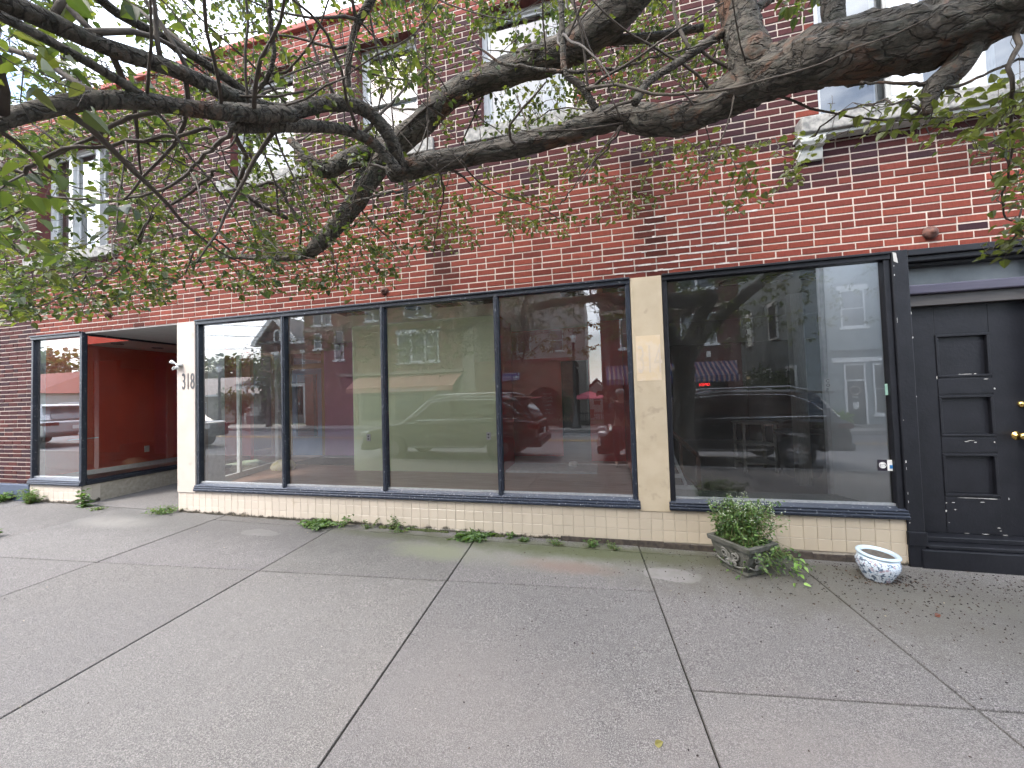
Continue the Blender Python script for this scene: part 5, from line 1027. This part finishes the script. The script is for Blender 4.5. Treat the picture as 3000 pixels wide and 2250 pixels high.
# bushes and far trees
trunkm = mat('far_trunk', (.08, .06, .045), (.05, .04, .03), .9, 12, bmp=.01)
def far_tree(name, label, x, y, z, h, r, n, size, cat='tree', cols=LG, conic=False, group=None):
    t = thing(name, label, cat, (x, y, z), group); mb = MB()
    if conic:
        for k in range(7): crown(mb, (x, y, z + h * (.12 + .12 * k)), (r * (1 - k / 8), r * (1 - k / 8), h * .13), n // 7, size, cols, rnd)
    else:
        for k in range(5): a = k * 1.256; crown(mb, (x + r * .4 * math.cos(a), y + r * .4 * math.sin(a), z + h * (.6 + .08 * (k % 3))), (r * .62, r * .62, h * .3), n // 5, size, cols, rnd)
    mb.build('crown', leafm, t); MB().tube([(x, y, z - .3), (x + .05, y, z + h * .3), (x, y + .05, z + h * .7)], [r * .1 + .03, r * .07 + .02, .02], 8).build('trunk', trunkm, t); return t
DG = [(.018, .032, .012), (.025, .04, .016)]
far_tree('conical_shrub', 'dark conical shrub left of the white porch', -20.6, -18.4, zr(-20), 1.6, .42, 900, .12, 'shrub', DG, True)
far_tree('conical_shrub', 'tall dark conical shrub before the white porch', -17.0, -17.2, zr(-17), 2.5, .5, 1400, .12, 'shrub', DG, True)
far_tree('bush', 'leafy green bush in the gap left of the grey building', 13.2, -15.6, zr(13), 2.5, 1.3, 1800, .14, 'bush')
far_tree('fern', 'bright green fern by the step of the grey building', 15.1, -13.9, zr(15), .55, .4, 260, .16, 'fern', [(.2, .32, .05), (.15, .27, .05)])
far_tree('lamp_basket_bush', 'rounded bush beside the left street lamp', -18.2, -16.0, zr(-18), 2.2, 1.1, 900, .18, 'bush')
for i, (x, y, h, r) in enumerate(((-47, -42, 9, 6), (-58, -38, 8, 6), (-38, -50, 9, 6), (-70, -30, 11, 7))):
    far_tree('tree', ('round green tree far behind the tan building', 'green tree left of the far round tree', 'broad green tree farthest behind the gabled house', 'large tree at the far left end of the street')[i], x, y, -.5 - y * 0, h, r, 2200, .75, group='trees far behind the houses')
far_tree('tree', 'small street tree before the jeweller building', -13.0, -13.6, zr(-13), 4.4, 1.4, 1300, .16)

# ================================================================== PHOTOGRAPHER
def skin(name, nodes, edges, m, parent, sub=1, root=0):
    me = bpy.data.meshes.new(name); org = np.array(ORG[parent.name]); me.from_pydata([tuple(np.array(n[:3]) - org) for n in nodes], edges, []); me.update()
    me.materials.append(m); o = bpy.data.objects.new(name, me); COL.objects.link(o); o.parent = parent
    k = o.modifiers.new('skin', 'SKIN'); k.use_smooth_shade = True
    for i, n in enumerate(nodes): me.skin_vertices[0].data[i].radius = (n[3], n[4] if len(n) > 4 else n[3]); me.skin_vertices[0].data[i].use_root = (i == root)
    s_ = o.modifiers.new('sub', 'SUBSURF'); s_.levels = s_.render_levels = sub; return o
PX, PY = 6.05, -4.33; pz = gz(PX, PY)
t = thing('person', 'person in dark clothes and cap standing on the sidewalk holding up a phone', 'person', (PX, PY, pz))
skn = mat('skin', (.42, .24, .17), (.38, .21, .15), .5, 12); cloth_ = mat('dark_cloth', (.03, .03, .038), (.045, .045, .055), .9, 14)
def P_(x, y, z): return (PX + x, PY + y, pz + z)
N = [(*P_(0, 0, .86), .135, .105), (*P_(0, 0, 1.05), .125, .10), (*P_(0, .01, 1.25), .15, .105), (*P_(0, .01, 1.36), .10, .08), (*P_(0, .02, 1.42), .048), (*P_(0, .04, 1.50), .072, .085), (*P_(0, .04, 1.58), .07, .082),
     (*P_(-.19, .02, 1.32), .055), (*P_(-.27, .14, 1.16), .045), (*P_(-.30, .33, 1.42), .034), (*P_(-.30, .37, 1.50), .028),
     (*P_(.19, .02, 1.32), .055), (*P_(.16, .20, 1.16), .045), (*P_(-.16, .33, 1.40), .034), (*P_(-.22, .36, 1.49), .028),
     (*P_(-.10, 0, .78), .095), (*P_(-.11, .01, .46), .062), (*P_(-.11, -.02, .09), .045), (*P_(-.12, .13, .04), .04, .03),
     (*P_(.10, 0, .78), .095), (*P_(.12, .02, .46), .062), (*P_(.13, -.02, .09), .045), (*P_(.15, .13, .04), .04, .03)]
E_ = [(0, 1), (1, 2), (2, 3), (3, 4), (4, 5), (5, 6), (3, 7), (7, 8), (8, 9), (9, 10), (3, 11), (11, 12), (12, 13), (13, 14), (0, 15), (15, 16), (16, 17), (17, 18), (0, 19), (19, 20), (20, 21), (21, 22)]
skin('body', N, E_, skn, t, 2)
NC = [(n[0], n[1], n[2], n[3] + .012, (n[4] if len(n) > 4 else n[3]) + .012) for n in N]
skin('shirt', [NC[i] for i in (0, 1, 2, 3, 7, 8, 9, 11, 12, 13)], [(0, 1), (1, 2), (2, 3), (3, 4), (4, 5), (5, 6), (3, 7), (7, 8), (8, 9)], cloth_, t, 1)
skin('trousers', [NC[i] for i in (0, 15, 16, 17, 19, 20, 21)], [(0, 1), (1, 2), (2, 3), (0, 4), (4, 5), (5, 6)], mat('dark_trousers', (.025, .028, .04)), t, 1)
for sx in (-1, 1):
    mb = MB(); c = N[18] if sx < 0 else N[22]; mb.lathe((c[0], c[1] - .04, pz + .002), [(.045, 0), (.048, .03), (.035, .07), (0, .08)], 14, sy=2.4); mb.build('shoe', mat('pale_shoe', (.35, .34, .32)), t)
mb = MB(); hc = P_(0, .04, 1.585); mb.lathe(hc, [(.088, -.02), (.094, .01), (.08, .05), (.04, .075), (0, .08)], 20, sy=1.1); mb.hexa([(hc[0] - .06, hc[1] + .08, hc[2] - .012), (hc[0] + .06, hc[1] + .08, hc[2] - .012), (hc[0] + .045, hc[1] + .165, hc[2] - .02), (hc[0] - .045, hc[1] + .165, hc[2] - .02)], [(hc[0] - .06, hc[1] + .08, hc[2] - .004), (hc[0] + .06, hc[1] + .08, hc[2] - .004), (hc[0] + .045, hc[1] + .165, hc[2] - .012), (hc[0] - .045, hc[1] + .165, hc[2] - .012)]); mb.build('cap', mat('light_cap', (.3, .3, .3)), t)
mb = MB()
for sx in (-1, 1): mb.lathe((PX + sx * .028, PY + .122, pz + 1.515), [(0, -.008), (.009, -.003), (.009, .003), (0, .008)], 10)
mb.build('eyes', plastic, t); mb = MB(); mb.tube([P_(0, .125, 1.53), P_(0, .145, 1.49), P_(0, .13, 1.485)], [.008, .013, .008], 8); mb.tube([P_(-.022, .122, 1.462), P_(0, .128, 1.46), P_(.022, .122, 1.462)], .005, 6); mb.build('nose_and_mouth', mat('lip_skin', (.36, .17, .13)), t)
# hands: palm with five fingers closed on the phone edges
def hand(cx, cyy, cz, sgn):
    n0 = [(cx, cyy - .03, cz - .06, .022, .016), (cx, cyy - .02, cz - .02, .030, .014), (cx, cyy - .018, cz + .015, .032, .013)]; e = [(0, 1), (1, 2)]
    for k, l in enumerate((.046, .056, .052, .040)):
        i = len(n0); a = cz + .03 - k * .019; n0 += [(cx + sgn * .012, cyy - .022, a, .0085), (cx + sgn * (.012 - l * .3), cyy - .034, a + .004, .0078), (cx - sgn * (l * .55), cyy - .034, a + .003, .007)]; e += [(2 if k < 2 else 1, i), (i, i + 1), (i + 1, i + 2)]
    i = len(n0); n0 += [(cx - sgn * .012, cyy - .016, cz - .03, .010), (cx - sgn * .035, cyy - .014, cz - .022, .008)]; e += [(1, i), (i, i + 1)]
    skin('hand', n0, e, skn, t, 1)
hand(CP[0] - .082, CP[1], CP[2] - .02, -1); hand(CP[0] + .082, CP[1], CP[2] - .02, 1)
ph = MB().box(CP[0] - .076, CP[0] + .076, CP[1] - .030, CP[1] - .022, CP[2] - .037, CP[2] + .037).build('phone', plastic, None, bevel=.004); tag(ph, 'dark phone held up sideways by the person on the sidewalk', 'phone')

# ================================================================== THE TREE OVERHEAD
def bark_mat():
    m, nt, bs = _mat('flaking_bark'); bs.inputs['Roughness'].default_value = .9
    big = noise(nt, 4.5, 5, .65, dist=.8); fine = noise(nt, 70, 7, .75, sc=(.35, 1, 1)); med = noise(nt, 20, 7, .72, sc=(.4, 1, 1), dist=.9)
    t = nt.nodes.new('ShaderNodeTexCoord'); mp_ = nt.nodes.new('ShaderNodeMapping'); mp_.inputs['Scale'].default_value = (.38, 1, 1); vo = nt.nodes.new('ShaderNodeTexVoronoi'); vo.feature = 'DISTANCE_TO_EDGE'; vo.inputs['Scale'].default_value = 26
    nv = nt.nodes.new('ShaderNodeTexNoise'); nv.inputs['Scale'].default_value = 9; nv.inputs['Detail'].default_value = 5; ma = nt.nodes.new('ShaderNodeMix'); ma.data_type = 'VECTOR'; ma.inputs[0].default_value = .16
    nt.links.new(t.outputs['Object'], mp_.inputs[0]); nt.links.new(mp_.outputs[0], nv.inputs['Vector']); nt.links.new(mp_.outputs[0], ma.inputs[4]); nt.links.new(nv.outputs['Color'], ma.inputs[5]); nt.links.new(ma.outputs[1], vo.inputs['Vector'])
    crack = ramp(nt, .0, .09, vo.outputs['Distance'])
    c = mixc(nt, ramp(nt, .35, .62, fine), (.055, .047, .038), (.16, .14, .115)); c = mixc(nt, ramp(nt, .56, .64, big), c, (.15, .08, .05)); c = mixc(nt, ramp(nt, .50, .58, med), c, mixc(nt, .5, c, (.045, .055, .042)))
    c = mixc(nt, crack, mixc(nt, .42, c, (.012, .010, .008)), c); nt.links.new(c, bs.inputs['Base Color'])
    a = nt.nodes.new('ShaderNodeMath'); a.operation = 'MULTIPLY_ADD'; a.inputs[1].default_value = .5; nt.links.new(fine, a.inputs[0]); nt.links.new(med, a.inputs[2])
    a2 = nt.nodes.new('ShaderNodeMath'); a2.operation = 'MULTIPLY_ADD'; a2.inputs[1].default_value = .9; nt.links.new(crack, a2.inputs[0]); nt.links.new(a.outputs[0], a2.inputs[2]); bump(nt, bs, a2.outputs[0], .022, 1.0); return m
barkm = bark_mat(); twigm = mat('twig_bark', (.05, .04, .034), (.085, .07, .055), .85, 20, bmp=.004, bscale=80)
TB = (7.45, -4.95); TR = thing('street_tree', 'large old street tree whose flaking limbs and leaves hang over the sidewalk', 'tree', (TB[0], TB[1], gz(*TB) - .1))
NP = []; NR = []                       # growth nodes: position, radius
def smooth(pts, m=6):
    P = [np.array(p, float) for p in pts]; out = []
    for i in range(len(P) - 1):
        p0, p1, p2, p3 = P[max(i - 1, 0)], P[i], P[i + 1], P[min(i + 2, len(P) - 1)]
        for k in range(m):
            t = k / m; out.append(.5 * ((2 * p1) + (-p0 + p2) * t + (2 * p0 - 5 * p1 + 4 * p2 - p3) * t * t + (-p0 + 3 * p1 - 3 * p2 + p3) * t ** 3))
    out.append(P[-1]); return out
def limb(pts, name='limb', m=None, n=18, wob=.12, jag=.0, step=6, grow=True):
    Q = smooth([(*p[:3], p[3]) for p in pts], step)
    if jag: Q = [np.array([q[0] + random.gauss(0, jag), q[1] + random.gauss(0, jag), q[2] + random.gauss(0, jag), q[3]]) if 0 < i < len(Q) - 1 else q for i, q in enumerate(Q)]
    mb = MB(); mb.tube([q[:3] for q in Q], [max(.004, q[3]) for q in Q], n, wob=wob); mb.build(name, m or barkm, TR)
    if grow:
        for q in Q: NP.append(q[:3]); NR.append(q[3])
A = lambda u, v, d, dia: (*at(u, v, d), dia / 2)
fork = (7.42, -4.75, 2.05)
main = [(*fork, .18), (7.45, -4.2, 2.45, .15), (7.4, -3.2, 2.8, .115), A(3180, -90, 1.28, .20), A(3000, -4, 1.35, .20), A(2800, 80, 1.42, .212), A(2600, 133, 1.5, .222), A(2400, 170, 1.6, .218), A(2250, 222, 1.7, .205), A(2120, 290, 1.8, .16), A(2000, 350, 1.88, .14), A(1900, 350, 1.93, .14), A(1800, 346, 2.0, .122), A(1600, 405, 2.1, .113), A(1400, 452, 2.2, .116), A(1250, 480, 2.24, .116), A(1165, 502, 2.26, .122), A(1138, 508, 2.27, .08)]
limb(main, 'main_limb', n=40, step=10, wob=.16)
limb([(TB[0], TB[1], gz(*TB) - .15, .30), (7.44, -4.95, .25, .235), (7.40, -4.95, .9, .215), (7.45, -4.92, 1.5, .225), (*fork, .22)], 'trunk', n=30, step=8, wob=.14)
limb([(*fork, .17), (7.75, -4.9, 2.6, .15), (8.3, -4.8, 3.2, .12), (9.2, -4.5, 3.9, .09), (10.4, -4.2, 4.6, .05)], n=20)
limb([(*fork, .15), (7.1, -5.3, 2.8, .12), (6.6, -6.0, 3.6, .09), (5.9, -6.8, 4.5, .05)], n=16)
limb([A(2225, 270, 1.72, .10), A(2200, 190, 1.72, .17), A(2185, 130, 1.73, .155), A(2165, 50, 1.75, .148), A(2145, -60, 1.77, .145), A(2120, -300, 1.85, .12), A(2200, -700, 2.1, .07)], n=26, step=10, wob=.14)
limb([A(2450, 130, 1.57, .08), A(2440, 20, 1.58, .08), A(2430, -80, 1.6, .075), A(2400, -400, 1.8, .04)], n=14)
limb([A(1960, -260, 1.9, .26), A(1880, -60, 2.05, .21), A(1780, 60, 2.15, .20), A(1650, 150, 2.3, .185), A(1500, 205, 2.42, .165), A(1350, 265, 2.52, .150), A(1230, 365, 2.6, .155), A(1130, 452, 2.65, .150), A(1075, 540, 2.68, .14), A(1020, 620, 2.7, .12), A(960, 690, 2.72, .11), A(900, 740, 2.75, .08), A(800, 758, 2.8, .05), A(690, 752, 2.9, .035), A(560, 768, 3.0, .02)], n=26, step=8, wob=.14)
limb([A(1960, -260, 1.9, .24), (6.6, -3.2, 3.7, .13), (6.9, -4.0, 3.2, .14), (*fork, .16)], n=16)
limb([A(1130, 430, 2.66, .12), A(1040, 455, 2.6, .11), A(955, 500, 2.55, .10), A(905, 465, 2.5, .08), A(850, 410, 2.5, .05)], n=14)
limb([A(1175, 500, 2.22, .085), A(1140, 400, 2.08, .072), A(1065, 320, 1.98, .068), A(960, 302, 1.84, .070), A(830, 328, 1.66, .068), A(680, 282, 1.45, .058), A(520, 208, 1.28, .050), A(320, 140, 1.12, .046), A(120, 50, .98, .048), A(-120, -50, .88, .05)], n=22, step=8, wob=.12)
limb([A(1170, 505, 2.13, .06), A(1100, 425, 2.06, .055), A(1000, 378, 1.9, .05), A(850, 368, 1.66, .052), A(710, 372, 1.46, .045), A(680, 360, 1.42, .043)], n=16)
limb([A(860, 335, 1.6, .055), A(700, 330, 1.4, .06), A(560, 318, 1.28, .052), A(430, 296, 1.18, .046), A(250, 296, 1.08, .045), A(80, 330, 1.0, .042), A(-120, 400, .92, .04)], n=18, wob=.1)
limb([A(430, 290, 1.18, .028), A(330, 225, 1.1, .026), A(200, 150, 1.0, .024), A(60, 75, .94, .024), A(-80, 10, .9, .024)], n=12)
limb([A(760, 300, 1.55, .034), A(620, 200, 1.42, .032), A(480, 110, 1.3, .030), A(340, 35, 1.2, .028), A(240, -60, 1.1, .028)], n=12)
limb([A(1022, 290, 1.95, .028), A(1020, 190, 1.9, .03), A(1045, 75, 1.85, .036), A(1095, -20, 1.82, .04), A(1150, -200, 1.8, .04)], n=10)
limb([A(770, 260, 1.55, .02), A(795, 170, 1.5, .018), A(792, 60, 1.46, .018), A(785, -60, 1.42, .02)], n=8, jag=.004)
limb([A(1745, 320, 1.78, .035), A(1700, 250, 1.75, .030), A(1655, 210, 1.74, .028), A(1648, 100, 1.72, .026), A(1640, -60, 1.7, .028)], n=10)
limb([A(1650, 212, 1.74, .018), A(1540, 195, 1.8, .016), A(1460, 180, 1.85, .013), A(1380, 120, 1.9, .008)], n=8, jag=.004)
limb([A(1652, 213, 1.74, .016), A(1800, 200, 1.75, .014), A(1950, 160, 1.74, .010), A(2100, 120, 1.7, .006)], n=8, jag=.004)
limb([A(1860, 300, 1.7, .04), A(1900, 240, 1.72, .035), A(1990, 180, 1.74, .035), A(2110, 100, 1.76, .04), A(2250, 0, 1.8, .04), A(2400, -120, 1.9, .03)], n=10)
limb([A(1640, 150, 2.3, .07), A(1760, 120, 2.25, .06), A(1900, 110, 2.2, .05), A(2060, 80, 2.15, .04)], n=10)
limb([A(2850, 110, 1.42, .10), A(2800, 200, 1.42, .09), A(2735, 255, 1.42, .065), A(2715, 335, 1.42, .02)], n=12)
limb([A(2745, 245, 1.42, .02), A(2640, 245, 1.45, .012), A(2520, 240, 1.5, .008)], n=6, jag=.003); limb([A(2740, 245, 1.42, .016), A(2800, 255, 1.4, .012), A(2900, 210, 1.4, .01), A(3040, 150, 1.4, .01)], n=6, jag=.003)
limb([A(1188, 530, 2.14, .03), A(1189, 570, 2.14, .028), A(1186, 610, 2.14, .012)], n=8); limb([A(1187, 560, 2.14, .014), A(1130, 565, 2.2, .016), A(1080, 580, 2.3, .012), A(960, 600, 2.5, .008)], n=6, jag=.004)
# long thin branches that cross the picture
for pts in (((700, 375, 1.46, .018), (600, 455, 1.6, .016), (500, 545, 1.75, .014), (330, 590, 1.85, .012), (160, 585, 1.9, .011), (-20, 660, 2.0, .010)),
            ((620, 380, 1.4, .014), (450, 405, 1.35, .013), (200, 440, 1.3, .013), (60, 500, 1.3, .014), (-40, 480, 1.3, .014)),
            ((640, 500, 1.9, .018), (560, 560, 2.0, .016), (440, 640, 2.1, .014), (340, 790, 2.3, .012), (160, 880, 2.4, .008), (20, 930, 2.5, .005)),
            ((840, 640, 2.6, .03), (760, 600, 2.4, .026), (700, 550, 2.2, .022), (720, 470, 2.0, .022), (690, 400, 1.6, .022)),
            ((935, 720, 2.72, .028), (870, 640, 2.7, .024), (810, 540, 2.6, .022), (740, 545, 2.5, .014), (660, 500, 2.4, .01)),
            ((690, 752, 2.9, .018), (600, 690, 2.7, .014), (520, 820, 2.8, .010), (330, 880, 3.0, .008)),
            ((970, 640, 2.7, .03), (965, 720, 2.7, .022), (990, 800, 2.7, .012), (960, 860, 2.8, .006)),
            ((1280, 480, 2.1, .012), (1300, 560, 2.3, .010), (1280, 660, 2.6, .007), (1270, 740, 2.8, .004)),
            ((1820, 370, 1.78, .014), (1780, 430, 1.95, .010), (1700, 520, 2.3, .007), (1640, 600, 2.6, .004)),
            ((1350, 470, 2.05, .010), (1440, 560, 2.4, .008), (1560, 600, 2.7, .006), (1640, 640, 2.9, .004)),
            ((2720, 300, 1.43, .012), (2700, 330, 1.45, .010), (2640, 300, 1.4, .008), (2480, 320, 1.6, .006), (2380, 400, 1.8, .004)),
            ((2990, 60, 1.36, .02), (2960, 230, 1.3, .014), (2970, 400, 1.5, .010), (2940, 620, 1.8, .006), (2985, 640, 1.8, .004)),
            ((3060, 640, 1.7, .008), (2960, 700, 1.75, .006), (2880, 740, 1.8, .004))):
    limb([A(*p) for p in pts], 'branch', twigm, n=6, wob=.1, jag=.005)
# growth: twigs reach for scattered points, always from the nearest wood
def grow(targets, seg=.10, jit=.018):
    P = [np.array(p) for p in NP]; par = [-1] * len(P); arr = np.array(P); n0 = len(P)
    cap = n0 + 60000; buf = np.zeros((cap, 3)); buf[:n0] = arr; cnt = n0; par = np.full(cap, -1); tips = []
    # nearest targets first, so that later ones hang from the twigs of earlier ones
    d0 = [np.min(np.sum((buf[:n0] - t[:3]) ** 2, 1)) for t in targets]; order = np.argsort(d0)
    for i in order:
        t = targets[i][:3]; d = np.sum((buf[:cnt] - t) ** 2, 1); j = int(np.argmin(d)); L_ = math.sqrt(d[j])
        if L_ < .03 or L_ > 1.5: continue
        m = max(2, int(L_ / seg)); p = buf[j].copy(); v = (t - p); side = RNG.normal(0, 1, 3); side -= side @ v * v / (v @ v); side *= .16 * L_ / max(1e-6, np.linalg.norm(side)); last = j
        for k in range(1, m + 1):
            u = k / m; q = p + v * u + side * 4 * u * (1 - u) * .6 + RNG.normal(0, jit, 3) * (k < m)
            if cnt >= cap: break
            buf[cnt] = q; par[cnt] = last; last = cnt; cnt += 1
        tips.append((last, targets[i]))
    rad = np.zeros(cap); 
    for i in range(cnt - 1, n0 - 1, -1):
        rad[i] = max(rad[i], .0011 ** 2.3) if rad[i] == 0 else rad[i]
        if par[i] >= n0: rad[par[i]] += rad[i]
    return buf, par, rad ** (1 / 2.3), n0, cnt, tips
wr_ = random.Random(44); base_n = len(NP)
cand = [i for i in range(base_n) if NR[i] < .11 and (lambda q: q[1] > .8 and -1.6 < q[0] / q[1] < .75 and .15 < q[2] / q[1] < 1.4)((np.array(NP[i]) - CP) @ RC)]
for k in range(150):
    i = wr_.choice(cand); p = np.array(NP[i]); d = np.array([wr_.gauss(-.1, .8), wr_.gauss(.1, .6), wr_.gauss(.25, .8)]); d /= np.linalg.norm(d); r0 = min(NR[i] * .5, wr_.uniform(.004, .011)); pts = [p]; m = wr_.randint(6, 14)
    for q in range(m):
        d = d + np.array([wr_.gauss(0, .13), wr_.gauss(0, .13), wr_.gauss(.01, .13)]); d /= np.linalg.norm(d); p = p + d * .085
        cq = (p - CP) @ RC; uu, vv = 1500 + F * cq[0] / max(.1, cq[1]), 1125 - F * cq[2] / max(.1, cq[1])
        if p[1] > -.3 or np.linalg.norm(p - CP) < .85 or vv > (820 if uu < 1200 else 560): break
        pts.append(p)
    if len(pts) < 4: continue
    MBB = globals().setdefault('_wild', MB()); rr_ = [r0 * (1 - .75 * q / len(pts)) for q in range(len(pts))]; MBB.tube(pts, rr_, 6)
    for q, rq in zip(pts[2:], rr_[2:]): NP.append(q); NR.append(rq)
_wild.build('small_branches', twigm, TR)
T_ = []
def inpoly(u, v, poly):
    c = False; j = len(poly) - 1
    for i in range(len(poly)):
        (a, b), (c2, d) = poly[i], poly[j]
        if (b > v) != (d > v) and u < (c2 - a) * (v - b) / (d - b) + a: c = not c
        j = i
    return c
rnd = random.Random(12)
def region(poly, n, d0, d1, size, nl, pale=0):
    us = [p[0] for p in poly]; vs = [p[1] for p in poly]; k = 0
    while k < n:
        u, v = rnd.uniform(min(us), max(us)), rnd.uniform(min(vs), max(vs))
        if not inpoly(u, v, poly): continue
        cl = _n3(u / 110, v / 110, 3.3)
        if cl < rnd.uniform(-.75, .05): continue
        if 80 < u < 330 and 430 < v < 745 and rnd.random() < .6: k += 1; continue
        d = d0 + (d1 - d0) * rnd.random(); p = at(u, v, d)
        if p[1] > -.22: p = CP + (p - CP) * ((-.22 - rnd.random() * .3 - CP[1]) / (p[1] - CP[1]))
        T_.append((p[0], p[1], p[2], size, nl, pale)); k += 1
region([(-60, -80), (1300, -80), (1250, 250), (900, 330), (-60, 420)], 950, 1.6, 3.8, .038, 4)
region([(-60, -80), (500, -80), (300, 330), (-60, 500)], 26, .9, 1.3, .055, 3)
region([(-80, 380), (760, 340), (800, 860), (560, 900), (230, 930), (-60, 950)], 900, 1.8, 3.8, .044, 5)
region([(-80, 480), (420, 520), (380, 760), (-60, 780)], 30, 1.05, 1.5, .062, 3)
region([(-80, 700), (600, 700), (560, 880), (300, 930), (-60, 960)], 160, 2.2, 3.2, .046, 5)
region([(700, 360), (1260, 360), (1300, 640), (1180, 830), (960, 870), (760, 860)], 560, 2.2, 3.8, .042, 5)
region([(1250, 520), (1900, 400), (2150, 420), (2000, 580), (1700, 690), (1450, 720), (1280, 760)], 200, 2.5, 3.5, .044, 5, 1)
region([(1900, 420), (2420, 380), (2350, 560), (2150, 650)], 60, 2.0, 2.9, .045, 4, 1)
region([(1100, -60), (2150, -60), (2150, 230), (1800, 320), (1300, 480), (1150, 300)], 680, 2.2, 3.6, .038, 5)
region([(2330, 60), (2500, -60), (2300, -60), (2250, 120)], 16, 1.6, 2.4, .05, 5)
region([(2420, 320), (2750, 230), (3050, 180), (3050, 430), (2700, 460)], 52, 1.3, 2.2, .042, 5, 1)
region([(2870, 250), (3060, 200), (3060, 660), (2940, 650)], 48, 1.3, 2.0, .042, 5, 1)
region([(2850, 700), (3060, 640), (3060, 800), (2900, 770)], 14, 1.6, 1.8, .042, 5, 1)
region([(-60, -80), (1300, -80), (1250, 300), (900, 330), (-60, 420)], 420, 1.1, 3.2, .036, 1)
region([(1100, -60), (2150, -60), (2150, 230), (1800, 320), (1300, 480), (1150, 300)], 300, 1.9, 3.4, .036, 1)
region([(-80, 480), (900, 420), (1300, 560), (1180, 800), (560, 860), (0, 900)], 260, 1.8, 3.6, .036, 1)
region([(2300, 300), (3050, 180), (3050, 560), (2500, 420)], 50, 1.5, 2.4, .036, 1)
# the canopy outside the picture: above, behind and to the right of the camera
k = 0
while k < 1000:
    p = np.array([rnd.gauss(6.6, 2.6), rnd.gauss(-4.6, 1.8), rnd.uniform(2.5, 6.6)])
    if not (2.6 < p[0] < 12.5 and -8.6 < p[1] < -.6): continue
    if ((p[0] - 6.8) / 5.6) ** 2 + ((p[1] + 4.5) / 4.2) ** 2 + ((p[2] - 4.2) / 2.6) ** 2 > 1: continue
    q = (p - CP) @ RC
    if q[1] > 0 and abs(q[0] / q[1]) < 1.5 and -2 < q[2] / q[1] < 1.10: continue
    if np.linalg.norm(p - CP) < .9: continue
    if _n3(p[0] * .8, p[1] * .8, p[2] * .8) < rnd.uniform(-.6, .1): continue
    T_.append((p[0], p[1], p[2], .072, 11, 0)); k += 1
buf, par, rad, n0, cnt, tips = grow([np.array(t) for t in T_])
kids = {}
for i in range(n0, cnt): kids.setdefault(int(par[i]), []).append(i)
mb = MB(); starts = []
used = set()
for i in range(n0, cnt):
    if par[i] < n0 or len(kids[int(par[i])]) > 1 and kids[int(par[i])][0] != i: starts.append(i)
for s in starts:
    ch = [int(par[s]), s]; c = s
    while c in kids: c = kids[c][0]; ch.append(c)
    r = [max(.0012, min(.02, rad[j] if j >= n0 else rad[s])) for j in ch]; mb.tube([buf[j] for j in ch], r, 4 if r[1] < .006 else 6)
mb.build('twigs', twigm, TR)
lf = MB(); rnd = random.Random(21)
YG = [(.082, .100, .024), (.100, .118, .030), (.070, .090, .024), (.088, .100, .034)]
for j, t in tips:
    n = int(t[4]); p = buf[j]; pr = buf[int(par[j])] if par[j] >= 0 else p; d = p - pr; d = d / max(1e-6, np.linalg.norm(d)); P = []; Dn = []
    for k in range(n):
        sp = t[3] * 1.5; base = p - d * rnd.random() * .10
        v = np.array([rnd.gauss(0, 1), rnd.gauss(0, 1), rnd.gauss(0, .45)]); v /= np.linalg.norm(v); P.append(base + v * sp * rnd.random() * .6); Dn.append(v + d * .5)
    cols = YG if (t[5] or rnd.random() < .35) else LG
    leafset(lf, P, Dn, t[3], cols, rnd, .35, .74)
# leaves sitting along the thicker twigs
lf.build('leaves', leafm, TR)
